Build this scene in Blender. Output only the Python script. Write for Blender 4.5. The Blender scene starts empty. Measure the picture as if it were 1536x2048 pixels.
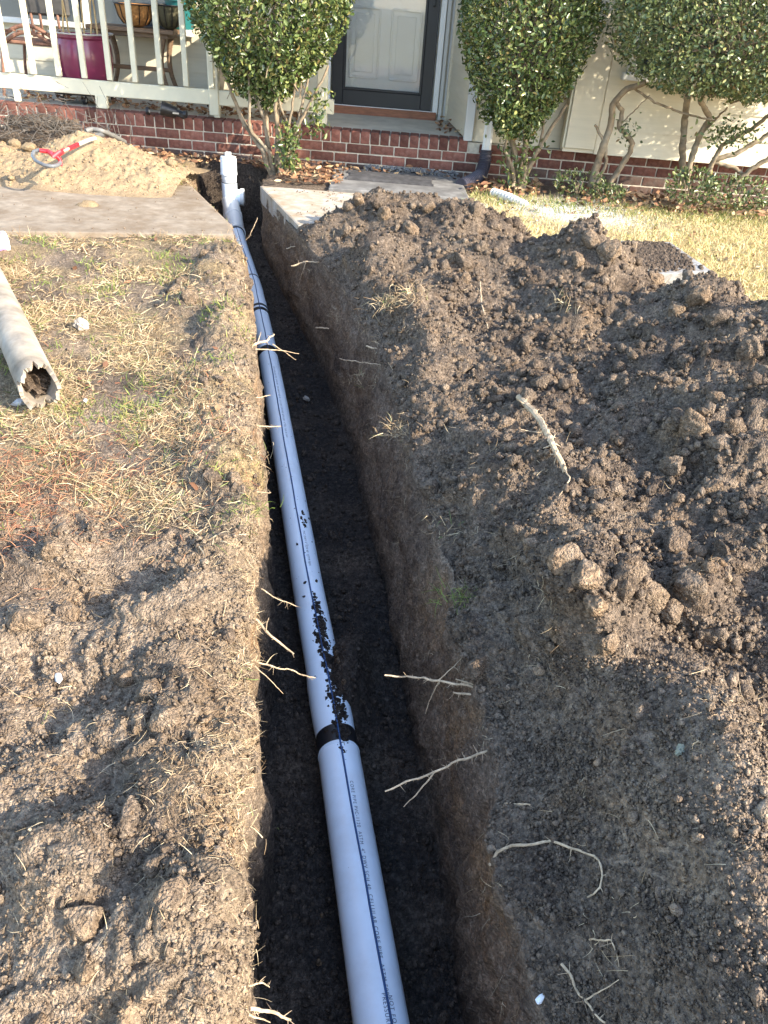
import bpy, bmesh, math, random
import numpy as np
from mathutils import Matrix, Vector

random.seed(7); RNG = np.random.default_rng(11)
sc = bpy.context.scene
COL = sc.collection

# ------------------------------------------------------------------ camera
PITCH = math.radians(34); ROLL = math.radians(4.6); FPX = 1538.0; HC = 1.35
Fv = np.array([0, math.cos(PITCH), -math.sin(PITCH)])
U0 = np.array([0, math.sin(PITCH), math.cos(PITCH)]); R0 = np.array([1.0, 0, 0])
Rv = math.cos(ROLL)*R0 + math.sin(ROLL)*U0
Uv = -math.sin(ROLL)*R0 + math.cos(ROLL)*U0
CAM = np.array([0, 0, HC])
cd = bpy.data.cameras.new('camera'); cam = bpy.data.objects.new('camera', cd); COL.objects.link(cam)
cd.sensor_fit = 'VERTICAL'; cd.sensor_height = 24; cd.lens = FPX/2048*24; cd.clip_start = .02; cd.clip_end = 400
cam.matrix_world = Matrix(((Rv[0], Uv[0], -Fv[0], 0), (Rv[1], Uv[1], -Fv[1], 0), (Rv[2], Uv[2], -Fv[2], HC), (0, 0, 0, 1)))
sc.camera = cam
sc.render.resolution_x = 768; sc.render.resolution_y = 1024

# ------------------------------------------------------------------ light
SUN_AZ = math.radians(60)      # to the right of straight behind the camera
SUN_EL = math.radians(29)
w = bpy.data.worlds.new('World'); sc.world = w; w.use_nodes = True
nt = w.node_tree; bg = nt.nodes['Background']
sky = nt.nodes.new('ShaderNodeTexSky'); sky.sky_type = 'NISHITA'; sky.sun_disc = False
sky.sun_elevation = SUN_EL; sky.sun_rotation = math.pi - SUN_AZ
sky.air_density = 1.0; sky.dust_density = 1.0; sky.ozone_density = 1.4
nt.links.new(sky.outputs[0], bg.inputs[0]); bg.inputs[1].default_value = 0.15
sl = bpy.data.lights.new('sun', 'SUN'); sl.energy = 2.8; sl.angle = math.radians(.5); sl.color = (1, .90, .74)
sun = bpy.data.objects.new('sun', sl); COL.objects.link(sun)
to_sun = Vector((math.cos(SUN_EL)*math.sin(SUN_AZ), -math.cos(SUN_EL)*math.cos(SUN_AZ), math.sin(SUN_EL)))
sun.rotation_euler = (-to_sun).to_track_quat('-Z', 'Y').to_euler(); sun.location = (6, -4, 6)
sc.view_settings.view_transform = 'Standard'; sc.view_settings.look = 'None'
sc.cycles.max_bounces = 5; sc.cycles.diffuse_bounces = 3; sc.cycles.glossy_bounces = 2; sc.cycles.transparent_max_bounces = 4
sc.view_settings.exposure = 2.15; sc.view_settings.gamma = 1

# ------------------------------------------------------------------ layout helpers
def ray(px, py): return Fv + Rv*(px-768)/FPX + Uv*(1024-py)/FPX
def Pz(px, py, z):
    d = ray(px, py); return CAM + d*((z-HC)/d[2])
def Py(px, py, y):
    d = ray(px, py); return CAM + d*(y/d[1])

# ------------------------------------------------------------------ noise (numpy)
def _h(ix, iy, s):
    h = (ix.astype(np.int64)*374761393 + iy.astype(np.int64)*668265263 + s*1274126177) & 0xffffffff
    h = ((h ^ (h >> 13))*1274126177) & 0xffffffff
    h = ((h ^ (h >> 16))*2246822519) & 0xffffffff
    return ((h ^ (h >> 15)) & 0xffffff).astype(np.float64)/0xffffff
def vn(x, y, s=0):
    x = np.asarray(x, float); y = np.asarray(y, float)
    ix = np.floor(x); iy = np.floor(y); fx = x-ix; fy = y-iy
    ux = fx*fx*fx*(fx*(fx*6-15)+10); uy = fy*fy*fy*(fy*(fy*6-15)+10)
    r = 0
    for a in (0, 1):
        for b in (0, 1):
            t = _h(ix+a, iy+b, s)*6.2831853
            g = np.cos(t)*(fx-a) + np.sin(t)*(fy-b)
            r = r + g*(ux if a else 1-ux)*(uy if b else 1-uy)
    return r*1.4
def fbm(x, y, o=4, s=0, g=.5):
    r = 0; a = 1; 
    for i in range(o):
        r = r + a*vn(np.asarray(x)*2**i, np.asarray(y)*2**i, s+i*17); a *= g
    return r
def worley(x, y, s=0):
    ix = np.floor(x); iy = np.floor(y)
    f1 = np.full(np.shape(x), 9.0); f2 = f1.copy(); cid = np.zeros(np.shape(x))
    for a in (-1, 0, 1):
        for b in (-1, 0, 1):
            cx = ix+a; cy = iy+b
            dx = cx+_h(cx, cy, s)-x; dy = cy+_h(cx, cy, s+5)-y
            d = np.sqrt(dx*dx+dy*dy); c = _h(cx, cy, s+9)
            n = d < f1
            f2 = np.where(n, f1, np.minimum(f2, d)); cid = np.where(n, c, cid); f1 = np.where(n, d, f1)
    return f1, f2, cid
def lumps(x, y, sc_, s=0, warp=.35):
    u = x/sc_; v = y/sc_
    u2 = u+warp*vn(u*1.7, v*1.7, s+31); v2 = v+warp*vn(u*1.7, v*1.7, s+57)
    f1, f2, c = worley(u2, v2, s)
    d = np.sqrt(np.clip(1-(f1/.78)**2, 0, 1))
    edge = np.clip((f2-f1)/.28, 0, 1)
    return d*(.35+.65*c)*(.35+.65*edge), c
def sm(a, b, x):
    t = np.clip((np.asarray(x, float)-a)/(b-a), 0, 1); return t*t*(3-2*t)

# ------------------------------------------------------------------ scene helpers
def wloc(o):
    v = np.zeros(3)
    while o is not None:
        v += np.array(o.location); o = o.parent
    return v
def tag(o, label=None, cat=None, group=None, kind=None):
    if label: o['label'] = label
    if cat: o['category'] = cat
    if group: o['group'] = group
    if kind: o['kind'] = kind
    return o
def thing(name, loc, label, cat, group=None):
    o = bpy.data.objects.new(name, None); COL.objects.link(o); o.location = [float(v) for v in loc]
    o.empty_display_size = .1
    return tag(o, label, cat, group)
def link_mesh(name, me, mat=None, parent=None, smooth=False):
    if mat and not me.materials: me.materials.append(mat)
    if smooth:
        me.polygons.foreach_set('use_smooth', np.ones(len(me.polygons), bool))
    o = bpy.data.objects.new(name, me); COL.objects.link(o)
    if parent is not None: o.parent = parent
    return o
def mesh_np(name, v, faces=None, tri=None, quad=None):
    me = bpy.data.meshes.new(name); v = np.asarray(v, np.float32)
    if faces is not None:
        me.from_pydata(v.tolist(), [], faces)
    else:
        q = quad if quad is not None else tri; k = q.shape[1]; n = len(q)
        me.vertices.add(len(v)); me.vertices.foreach_set('co', v.ravel())
        me.loops.add(n*k); me.loops.foreach_set('vertex_index', q.astype(np.int32).ravel())
        me.polygons.add(n); me.polygons.foreach_set('loop_start', (np.arange(n)*k).astype(np.int32))
        me.polygons.foreach_set('loop_total', np.full(n, k, np.int32))
    me.update(calc_edges=True)
    return me
def fattr(me, name, val):
    a = me.attributes.new(name, 'FLOAT', 'POINT'); a.data.foreach_set('value', np.asarray(val, np.float32))

class MB:
    def __init__(s): s.v = []; s.f = []
    def add(s, V, F):
        o = len(s.v); s.v += [tuple(float(c) for c in p) for p in V]; s.f += [tuple(i+o for i in f) for f in F]; return s
    def box(s, c, d, rot=None, bev=0.0):
        c = np.array(c, float); d = np.array(d, float)/2
        if bev <= 0:
            V = np.array([[x, y, z] for x in (-1, 1) for y in (-1, 1) for z in (-1, 1)])*d
            F = [(0, 1, 3, 2), (4, 6, 7, 5), (0, 4, 5, 1), (2, 3, 7, 6), (0, 2, 6, 4), (1, 5, 7, 3)]
        else:
            b = min(bev, d.min()*.9); V = []; idx = {}
            for x in (-1, 1):
                for y in (-1, 1):
                    for z in (-1, 1):
                        for ax in range(3):
                            p = np.array([x, y, z])*(d-b); p[ax] = (x, y, z)[ax]*d[ax]
                            idx[(x, y, z, ax)] = len(V); V.append(p)
            F = []
            for ax in range(3):
                o1, o2 = [a for a in range(3) if a != ax]
                for sg in (-1, 1):
                    q = []
                    for a, b_ in ((-1, -1), (1, -1), (1, 1), (-1, 1)):
                        k = [0, 0, 0]; k[ax] = sg; k[o1] = a; k[o2] = b_; q.append(idx[(*k, ax)])
                    F.append(tuple(q if sg*(1 if ax != 1 else -1) > 0 else q[::-1]))
            for ax in range(3):
                o1, o2 = [a for a in range(3) if a != ax]
                for a in (-1, 1):
                    for b_ in (-1, 1):
                        k0 = [0, 0, 0]; k0[o1] = a; k0[o2] = b_; k1 = list(k0); k0[ax] = -1; k1[ax] = 1
                        F.append((idx[(*k0, o1)], idx[(*k1, o1)], idx[(*k1, o2)], idx[(*k0, o2)]))
            for x in (-1, 1):
                for y in (-1, 1):
                    for z in (-1, 1): F.append(tuple(idx[(x, y, z, a)] for a in range(3)))
            V = np.array(V)
        if rot is not None: V = V @ np.array(rot.to_3x3()).T
        return s.add(V+c, F)
    def tube(s, P, r, n=8, cap=True, closed=False):
        P = np.array(P, float); m = len(P); r = np.full(m, r) if np.isscalar(r) else np.array(r, float)
        T = np.gradient(P, axis=0)
        if closed:
            T = np.roll(P, -1, 0)-np.roll(P, 1, 0)
        T /= np.linalg.norm(T, axis=1)[:, None]+1e-9
        up = np.array([0, 0, 1.0]) if abs(T[0][2]) < .9 else np.array([1.0, 0, 0])
        a = np.cross(T[0], up); a /= np.linalg.norm(a); V = []
        for i in range(m):
            a = a-T[i]*(a@T[i]); a /= np.linalg.norm(a)+1e-9; b = np.cross(T[i], a)
            for k in range(n):
                t = 2*math.pi*k/n; V.append(P[i]+r[i]*(math.cos(t)*a+math.sin(t)*b))
        F = []
        for i in range(m if closed else m-1):
            j = (i+1) % m
            for k in range(n):
                F.append((i*n+k, i*n+(k+1) % n, j*n+(k+1) % n, j*n+k))
        if cap and not closed:
            F.append(tuple(range(n))[::-1]); F.append(tuple((m-1)*n+k for k in range(n)))
        return s.add(V, F)
    def lathe(s, prof, c=(0, 0, 0), axis=(0, 0, 1), n=24, cap=True):
        ax = Vector(axis).normalized(); q = Vector((0, 0, 1)).rotation_difference(ax).to_matrix(); V = []
        for (r, z) in prof:
            for k in range(n):
                t = 2*math.pi*k/n; V.append(np.array(q @ Vector((r*math.cos(t), r*math.sin(t), z)))+np.array(c))
        F = []
        for i in range(len(prof)-1):
            for k in range(n): F.append((i*n+k, i*n+(k+1) % n, (i+1)*n+(k+1) % n, (i+1)*n+k))
        if cap:
            F.append(tuple(range(n))[::-1]); F.append(tuple((len(prof)-1)*n+k for k in range(n)))
        return s.add(V, F)
    def prism(s, poly, z0, z1):
        n = len(poly); V = [(x, y, z0) for x, y in poly]+[(x, y, z1) for x, y in poly]
        F = [tuple(range(n))[::-1], tuple(range(n, 2*n))]+[(i, (i+1) % n, n+(i+1) % n, n+i) for i in range(n)]
        return s.add(V, F)
    def build(s, name, mat, parent=None, smooth=False):
        v = np.array(s.v)
        if parent is not None: v = v-wloc(parent)
        me = mesh_np(name, v, faces=s.f)
        bm = bmesh.new(); bm.from_mesh(me); bmesh.ops.recalc_face_normals(bm, faces=bm.faces)
        if smooth:
            for e in bm.edges:
                if len(e.link_faces) == 2 and e.calc_face_angle(0) > .7: e.smooth = False
        bm.to_mesh(me); bm.free()
        return link_mesh(name, me, mat, parent, smooth)

# ------------------------------------------------------------------ materials
def M(name): 
    m = bpy.data.materials.new(name); m.use_nodes = True
    n = m.node_tree.nodes; return m, n, m.node_tree.links, n['Principled BSDF']
def noise_node(n, l, scale, detail=4, rough=.55, coord='Object', stretch=None):
    tc = n.new('ShaderNodeTexCoord'); t = n.new('ShaderNodeTexNoise')
    t.inputs['Scale'].default_value = scale; t.inputs['Detail'].default_value = detail; t.inputs['Roughness'].default_value = rough
    if stretch:
        mp = n.new('ShaderNodeMapping'); mp.inputs['Scale'].default_value = stretch
        l.new(tc.outputs[coord], mp.inputs[0]); l.new(mp.outputs[0], t.inputs['Vector'])
    else: l.new(tc.outputs[coord], t.inputs['Vector'])
    return t
def ramp(n, l, src, stops):
    r = n.new('ShaderNodeValToRGB'); e = r.color_ramp.elements
    while len(e) < len(stops): e.new(.5)
    for i, (p, c) in enumerate(stops):
        e[i].position = p; e[i].color = (*c, 1)
    l.new(src, r.inputs[0]); return r
def mix(n, l, fac, a, b, mode='MIX'):
    m = n.new('ShaderNodeMix'); m.data_type = 'RGBA'; m.blend_type = mode
    for s, i in ((fac, 0), (a, 6), (b, 7)):
        if isinstance(s, (int, float)): m.inputs[i].default_value = s
        elif isinstance(s, tuple): m.inputs[i].default_value = (*s, 1)
        else: l.new(s, m.inputs[i])
    return m.outputs[2]
def bump(n, l, h, b, strength=.3, dist=.01):
    bp = n.new('ShaderNodeBump'); bp.inputs['Strength'].default_value = strength; bp.inputs['Distance'].default_value = dist
    l.new(h, bp.inputs['Height']); l.new(bp.outputs[0], b.inputs['Normal']); return bp
def mathn(n, l, op, a, b=None):
    m = n.new('ShaderNodeMath'); m.operation = op
    for i, s in enumerate((a, b)):
        if s is None: continue
        if isinstance(s, (int, float)): m.inputs[i].default_value = s
        else: l.new(s, m.inputs[i])
    return m.outputs[0]
def simple(name, c, rough=.6, var=.25, scale=12, metal=0, spec=.5, bstr=0, stretch=None, dirt=None, dirt_amt=.5, objrand=0):
    m, n, l, b = M(name)
    t = noise_node(n, l, scale, 6, .6, stretch=stretch)
    lo = tuple(v*(1-var) for v in c); hi = tuple(min(1, v*(1+var)) for v in c)
    col = ramp(n, l, t.outputs[0], [(.3, lo), (.7, hi)]).outputs[0]
    if dirt:
        t2 = noise_node(n, l, scale*.35, 8, .7)
        f = ramp(n, l, t2.outputs[0], [(.62-.3*dirt_amt, (0, 0, 0)), (.72, (dirt_amt,)*3)])
        col = mix(n, l, f.outputs[0], col, dirt)
    if objrand:
        oi = n.new('ShaderNodeObjectInfo')
        f = ramp(n, l, oi.outputs['Random'], [(0, (1-objrand,)*3), (1, (1+objrand*.6,)*3)])
        col = mix(n, l, 1.0, col, f.outputs[0], 'MULTIPLY')
    l.new(col, b.inputs['Base Color']); b.inputs['Roughness'].default_value = rough; b.inputs['Metallic'].default_value = metal
    b.inputs['Specular IOR Level'].default_value = spec
    if bstr: bump(n, l, t.outputs[0], b, bstr, .01)
    return m

def pos_noise(n, l, scale, detail, rough):
    g = n.new('ShaderNodeNewGeometry'); t = n.new('ShaderNodeTexNoise'); t.inputs['Scale'].default_value = scale; t.inputs['Detail'].default_value = detail; t.inputs['Roughness'].default_value = rough
    l.new(g.outputs['Position'], t.inputs['Vector']); return t
def soil_material():
    noise_node = pos_noise
    m, n, l, b = M('soil')
    def at(k):
        a = n.new('ShaderNodeAttribute'); a.attribute_name = k; return a.outputs['Fac']
    big = noise_node(n, l, 5, 2, .6); med = noise_node(n, l, 45, 3, .7); fine = noise_node(n, l, 240, 2, .7)
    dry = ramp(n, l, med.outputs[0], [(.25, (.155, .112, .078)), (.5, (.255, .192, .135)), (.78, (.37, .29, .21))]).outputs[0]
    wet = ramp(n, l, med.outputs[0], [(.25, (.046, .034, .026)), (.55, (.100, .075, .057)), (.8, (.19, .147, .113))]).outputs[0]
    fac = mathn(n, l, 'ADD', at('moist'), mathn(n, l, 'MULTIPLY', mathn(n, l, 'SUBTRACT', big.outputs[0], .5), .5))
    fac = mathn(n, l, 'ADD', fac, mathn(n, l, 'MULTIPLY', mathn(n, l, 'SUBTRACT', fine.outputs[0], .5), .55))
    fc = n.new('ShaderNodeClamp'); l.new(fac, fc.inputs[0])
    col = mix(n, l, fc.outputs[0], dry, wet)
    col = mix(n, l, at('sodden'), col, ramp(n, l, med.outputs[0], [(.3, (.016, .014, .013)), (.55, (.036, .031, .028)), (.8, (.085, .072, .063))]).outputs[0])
    clay = ramp(n, l, med.outputs[0], [(.3, (.19, .112, .055)), (.7, (.35, .225, .12))]).outputs[0]
    cf = mathn(n, l, 'MULTIPLY', at('clay'), ramp(n, l, noise_node(n, l, 14, 3, .7).outputs[0], [(.3, (0, 0, 0)), (.62, (1, 1, 1))]).outputs[0])
    col = mix(n, l, cf, col, clay)
    straw = ramp(n, l, fine.outputs[0], [(.3, (.24, .16, .065)), (.7, (.58, .43, .19))]).outputs[0]
    sf = mathn(n, l, 'MULTIPLY', at('straw'), ramp(n, l, med.outputs[0], [(.25, (.35,)*3), (.6, (1, 1, 1))]).outputs[0])
    col = mix(n, l, sf, col, straw)
    df = mathn(n, l, 'MULTIPLY', at('dust'), ramp(n, l, noise_node(n, l, 30, 3, .75).outputs[0], [(.3, (0, 0, 0)), (.5, (1, 1, 1))]).outputs[0])
    col = mix(n, l, df, col, (.72, .72, .70))
    vc = n.new('ShaderNodeTexVoronoi'); vc.inputs['Scale'].default_value = 150; gp = n.new('ShaderNodeNewGeometry'); l.new(gp.outputs['Position'], vc.inputs['Vector'])
    gr = ramp(n, l, vc.outputs['Color'], [(.1, (.66,)*3), (.5, (1.04,)*3), (.9, (1.7, 1.66, 1.6))]).outputs[0]
    col = mix(n, l, .85, col, gr, 'MULTIPLY')
    l.new(col, b.inputs['Base Color']); b.inputs['Roughness'].default_value = .95; b.inputs['Specular IOR Level'].default_value = .15
    vo = n.new('ShaderNodeTexVoronoi'); vo.inputs['Scale'].default_value = 170
    tc = n.new('ShaderNodeNewGeometry'); l.new(tc.outputs['Position'], vo.inputs['Vector'])
    h = mathn(n, l, 'SUBTRACT', mathn(n, l, 'MULTIPLY', fine.outputs[0], 1.2), mathn(n, l, 'MULTIPLY', vo.outputs['Distance'], .9))
    bump(n, l, h, b, .95, .008)
    return m
SOIL = soil_material()

def island_mat(name, stops, rough=.6, spec=.3, trans=0.0):
    m, n, l, b = M(name)
    g = n.new('ShaderNodeNewGeometry')
    col = ramp(n, l, g.outputs['Random Per Island'], stops).outputs[0]
    l.new(col, b.inputs['Base Color']); b.inputs['Roughness'].default_value = rough; b.inputs['Specular IOR Level'].default_value = spec
    if trans:
        tr = n.new('ShaderNodeBsdfTranslucent'); l.new(col, tr.inputs[0]); mx = n.new('ShaderNodeMixShader'); mx.inputs[0].default_value = trans
        l.new(b.outputs[0], mx.inputs[1]); l.new(tr.outputs[0], mx.inputs[2]); l.new(mx.outputs[0], n['Material Output'].inputs[0])
    return m
STRAW = island_mat('dry_grass', [(0, (.17, .11, .06)), (.35, (.33, .23, .13)), (.7, (.48, .37, .22)), (.88, (.58, .48, .31)), (.95, (.16, .20, .06)), (1, (.12, .17, .05))], .8, .2)
GOLD = island_mat('golden_grass', [(0, (.48, .37, .16)), (.4, (.66, .53, .26)), (.85, (.80, .68, .40)), (.93, (.25, .28, .08)), (1, (.15, .22, .05))], .8, .2, .15)
GREENG = island_mat('green_grass', [(0, (.10, .15, .03)), (.6, (.17, .22, .05)), (1, (.40, .36, .12))], .7, .25, .15)
FIBRE = island_mat('root_fibre', [(0, (.20, .13, .07)), (.5, (.42, .31, .18)), (1, (.62, .50, .32))], .8, .2)
LITTER = island_mat('dead_leaf', [(0, (.08, .04, .025)), (.4, (.22, .11, .06)), (.75, (.36, .21, .11)), (1, (.52, .40, .24))], .75, .2)
LEAF_A = island_mat('shrub_leaf', [(0, (.03, .052, .016)), (.45, (.085, .125, .036)), (.8, (.17, .205, .065)), (.93, (.30, .30, .10)), (1, (.16, .10, .04))], .27, .5, .12)
LEAF_B = island_mat('shrub_leaf_fine', [(0, (.035, .056, .018)), (.45, (.095, .13, .045)), (.8, (.19, .22, .085)), (.95, (.30, .30, .12)), (1, (.16, .10, .04))], .32, .5, .12)
ROOTM = simple('root_wood', (.52, .39, .25), .8, .45, 60, spec=.2, bstr=.5, dirt=(.20, .14, .09), dirt_amt=.6)
BARK = simple('shrub_bark', (.20, .15, .095), .85, .5, 18, bstr=.6, dirt=(.36, .34, .27), dirt_amt=.45)
PVC = simple('white_pvc_shade_blue', (.76, .86, .96), .28, .04, 6, dirt=(.40, .37, .33), dirt_amt=.3)  # white pipe; the blue of sky-lit shade is put into its colour
PVCB = simple('bright_pvc', (.66, .68, .68), .32, .03, 6, dirt=(.45, .38, .30), dirt_amt=.2)
BLACKR = simple('black_rubber', (.012, .012, .014), .45, .3, 20)
INK = simple('pipe_print', (.05, .07, .13), .6, .2, 300)
WIREB = simple('blue_wire', (.012, .06, .19), .45, .2, 30)
CONC = simple('concrete', (.30, .25, .19), .9, .25, 14, spec=.2, bstr=.35, dirt=(.17, .12, .075), dirt_amt=1.0)
CONCW = simple('pale_concrete', (.46, .42, .36), .9, .2, 18, spec=.2, bstr=.4, dirt=(.30, .21, .12), dirt_amt=1.0)
PAD = simple('grey_stoop', (.24, .23, .215), .9, .35, 10, spec=.2, bstr=.3, dirt=(.10, .095, .09), dirt_amt=1.0)
CREAM = simple('cream_paint', (.66, .61, .45), .5, .06, 8, dirt=(.55, .50, .38), dirt_amt=.35)
SIDING = simple('cream_siding', (.62, .55, .41), .5, .06, 3, stretch=(1, 1, 12), objrand=.06, dirt=(.58, .52, .40), dirt_amt=.3)
SIDING_SHADE = simple('siding_shade_grey', (.58, .57, .53), .5, .05, 3, objrand=.05)  # cream siding by the door, its shade put into a greyer copy
WHITE = simple('white_trim', (.76, .75, .71), .45, .04, 8)
BRICK = simple('red_brick', (.18, .072, .052), .85, .35, 30, spec=.25, bstr=.4, objrand=.45, dirt=(.33, .22, .17), dirt_amt=.35)
BRICKD = simple('damp_brick', (.11, .055, .042), .88, .35, 30, spec=.25, bstr=.4, objrand=.4, dirt=(.14, .13, .11), dirt_amt=.7)
MORTAR = simple('mortar', (.50, .44, .35), .95, .3, 25, spec=.1, bstr=.3)
DARKM = simple('charcoal_metal', (.016, .016, .019), .42, .15, 10)
RUST = simple('rusty_iron', (.20, .10, .065), .75, .4, 30)
BROWNW = simple('brown_wood', (.17, .105, .06), .6, .35, 8, stretch=(1, 8, 8))
REDW = simple('red_wood_sill', (.26, .10, .05), .6, .35, 10, stretch=(1, 6, 6))
BLACKP = simple('black_plastic', (.012, .012, .013), .42, .3, 20)

# ------------------------------------------------------------------ ground heights
SLAB_L = [(-3.9, 4.15), (-2.36, 4.47), (-1.05, 4.80), (-1.13, 5.06), (-1.615, 6.02), (-3.9, 5.9)]
SLAB_R = [(-.70, 5.13), (.55, 5.25), (.60, 6.22), (-1.14, 6.20)]
STOOP = [(-.62, 6.24), (.46, 6.26), (.42, 7.10), (-.66, 7.08)]
def inpoly(x, y, poly):
    x = np.asarray(x, float); y = np.asarray(y, float); r = np.zeros(x.shape, bool); n = len(poly)
    for i in range(n):
        x1, y1 = poly[i]; x2, y2 = poly[(i+1) % n]
        c = ((y1 > y) != (y2 > y)) & (x < (x2-x1)*(y-y1)/(y2-y1+1e-12)+x1); r ^= c
    return r
XL_T = np.array([[-2.2, .45], [.2, -.085], [.54, -.172], [.83, -.222], [1.2, -.285], [2.01, -.40], [3.2, -.64], [4.25, -.885], [4.85, -1.04], [5.1, -1.14], [6.05, -1.62], [6.5, -1.80], [7.2, -1.86]])
XF_T = np.array([[-2.2, .9], [.2, .38], [.5, .335], [.81, .285], [1.24, .222], [1.66, .142], [2.41, .004], [3.4, -.185], [4.3, -.43], [5.1, -.72], [6.2, -1.13], [6.6, -1.2], [7.2, -1.22]])
def XLf(y): return np.interp(y, XL_T[:, 0], XL_T[:, 1])
def XRfl(y): return np.interp(y, XF_T[:, 0], XF_T[:, 1])
def XRf(y): return XRfl(y)+np.interp(y, [0, .5, .85, 1.25, 1.7, 2.2, 3.5, 4.8, 5.2, 7], [-.02, -.015, .005, .045, .055, .09, .09, .05, .015, .02])
PIPE_T = np.array([[-2.2, .80, -.46], [.747, .089, -.46], [1.517, -.085, -.46], [2.194, -.255, -.46], [3.652, -.605, -.455], [4.5, -.815, -.44], [5.3, -1.03, -.385], [6.0, -1.26, -.318], [6.55, -1.435, -.25]])
def floorz(y): return np.interp(y, PIPE_T[:, 0], PIPE_T[:, 2])-.125
MOUNDS = [(-.20, 5.20, .25, .24, .28), (.05, 5.10, .22, .2, .25), (.34, 4.90, .315, .20, .26), (.97, 4.2, .40, .20, .22), (.72, 4.35, .20, .25, .2),
          (1.33, 3.45, .40, .26, .24), (1.52, 2.95, .45, .33, .35), (1.2, 2.15, .44, .30, .33), (.46, 1.40, .36, .10, .16), (.74, 1.43, .22, .13, .10),
          (.65, .93, .27, .13, .26), (.60, .6, .24, .12, .3), (1.35, 1.4, .36, .35, .5), (.10, 3.7, .13, .28, .6), (.50, 2.9, .09, .30, .5), (.55, 2.05, .20, .28, .4),
          (.30, 4.35, .22, .28, .4), (.80, 3.6, .24, .2, .3), (1.05, 2.55, .24, .25, .25), (.12, 2.6, .16, .12, .3), (.02, 3.3, .2, .16, .35), (-.15, 4.3, .2, .16, .3), (.62, .9, .20, .16, .5), (.62, 1.75, .17, .2, .2), (1.1, 0.0, .35, .4, .8), (1.0, -.9, .3, .4, .8)]
def lb(px, py, h, a, b):
    p = Pz(px, py, h); return (p[0], p[1], h, a, b)
LBUMPS = [lb(400, 1170, .085, .085, .07), lb(270, 1230, .05, .07, .05), lb(110, 1110, .045, .07, .06), lb(60, 1240, .05, .07, .06), lb(330, 1330, .035, .08, .05), lb(400, 1420, .03, .07, .06),
          lb(380, 1600, .075, .10, .11), lb(250, 1460, .045, .08, .05), lb(330, 1880, .06, .09, .06), lb(100, 1800, .05, .06, .07), lb(430, 920, .055, .10, .10), lb(400, 780, .035, .10, .14),
          lb(420, 545, .06, .10, .22), lb(380, 600, .06, .09, .10), lb(455, 650, .04, .07, .14), lb(470, 1050, .035, .06, .1), lb(440, 1800, .04, .05, .1), lb(40, 1600, .04, .08, .08), lb(180, 1700, .04, .06, .05)]
def ground_base(y): return .05*sm(3.2, 5.6, y)
def pile_h(x, y):
    h = 0
    for (mx, my, mh, a, b) in MOUNDS:
        d2 = ((x-mx)/a)**2+((y-my)/b)**2
        h = h+(mh*np.exp(-.5*d2**.8))**3
    return np.cbrt(h)
def gz(x, y):
    x = np.asarray(x, float); y = np.asarray(y, float)
    mid = .5*(XLf(y)+XRf(y)); right = x > mid
    b = ground_base(y)
    xr = XRf(y)
    p = pile_h(x, y)*sm(-.03, .22, x-xr)
    lh = 0
    for (mx, my, mh, a, c) in LBUMPS: lh = lh+1.35*mh*np.exp(-.5*(((x-mx)/a)**2+((y-my)/c)**2))
    dl = XLf(y)-x; lh = lh+.055*sm(1.6, 2.2, y)*(1-sm(4.5, 4.75, y))*np.exp(-.5*((dl-.10)/.09)**2)*(.75+.5*vn(x*3, y*3, 44))
    lh = lh*sm(-.0, .03, XLf(y)-x)
    z = b+np.where(right, p, lh)
    return z
def hit(px, py):
    d = ray(px, py); t = .6
    while t < 14:
        p = CAM+d*t
        if p[2] < float(gz(p[0], p[1])): break
        t += .01
    return CAM+d*t

# ------------------------------------------------------------------ ground sheet: lawn, trench and spoil as one surface
ys = [-2.4, -2.0, -1.6, -1.2, -.8, -.5, -.25, -.05, .1, .2, .27, .33]
y = .37
while y < 7.24:
    ys.append(y); y += .0033*((y*y+1.75)/2.8)
YS = np.array(ys); NR = len(YS)
NL, NWL, NF, NWR, NRR, NC = 205, 48, 84, 96, 296, 12
xl = XLf(YS)+.030*fbm(YS*4.2, YS*0+3.3, 4, 5)+.008*vn(YS*14, YS*0+1, 9)+.006*vn(YS*40, YS*0, 8)
xr = XRf(YS)+.02*fbm(YS*4, YS*0+7.7, 4, 6)
xfr = XRfl(YS)
Dp = sm(-1.9, -1.7, YS)*(1-sm(6.93, 7.04, YS))
fz = floorz(YS); zrl = gz(xl-.001, YS)-.022*Dp; zrr = gz(xr+.001, YS)-.03*Dp
fz = fz*Dp+np.minimum(zrl, zrr)*(1-Dp)
X = []; Z = []; Y = []; REG = []
xfl = -(.16+.50*np.maximum(YS, .2))-.28
# coarse left, dense left
for c in range(NC):
    t = (1-c/NC)**2; X.append(xfl-14*t); REG.append(0)
for c in range(NL):
    t = c/(NL-1); X.append(xfl+(xl-xfl)*(1-(1-t)**1.25)); REG.append(0)
NLT = NC+NL
for c in range(1, NWL+1):
    t = c/NWL; X.append(xl+.005+.035*t); REG.append(1)
xlf = xl+.04
for c in range(1, NF):
    t = c/NF; X.append(xlf+(xfr-xlf)*t); REG.append(2)
for c in range(NWR):
    t = c/(NWR-1); X.append(xfr+(xr-xfr)*(t**1.25)); REG.append(3)
xfrr = .42+.50*np.maximum(YS, .2)+.30
for c in range(1, NRR+1):
    t = c/NRR; X.append(xr+(xfrr-xr)*t**1.15); REG.append(4)
for c in range(1, NC+1):
    t = (c/NC)**2; X.append(xfrr+14*t); REG.append(4)
X = np.array(X).T; NCOL = X.shape[1]; REG = np.array(REG); Y = np.repeat(YS[:, None], NCOL, 1)
Z = gz(X, Y)
def colsof(r): return np.where(REG == r)[0]
c1 = colsof(1); t = (np.arange(1, NWL+1)/NWL)[None]
Z[:, c1] = zrl[:, None]*(1-t)+fz[:, None]*t
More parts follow.
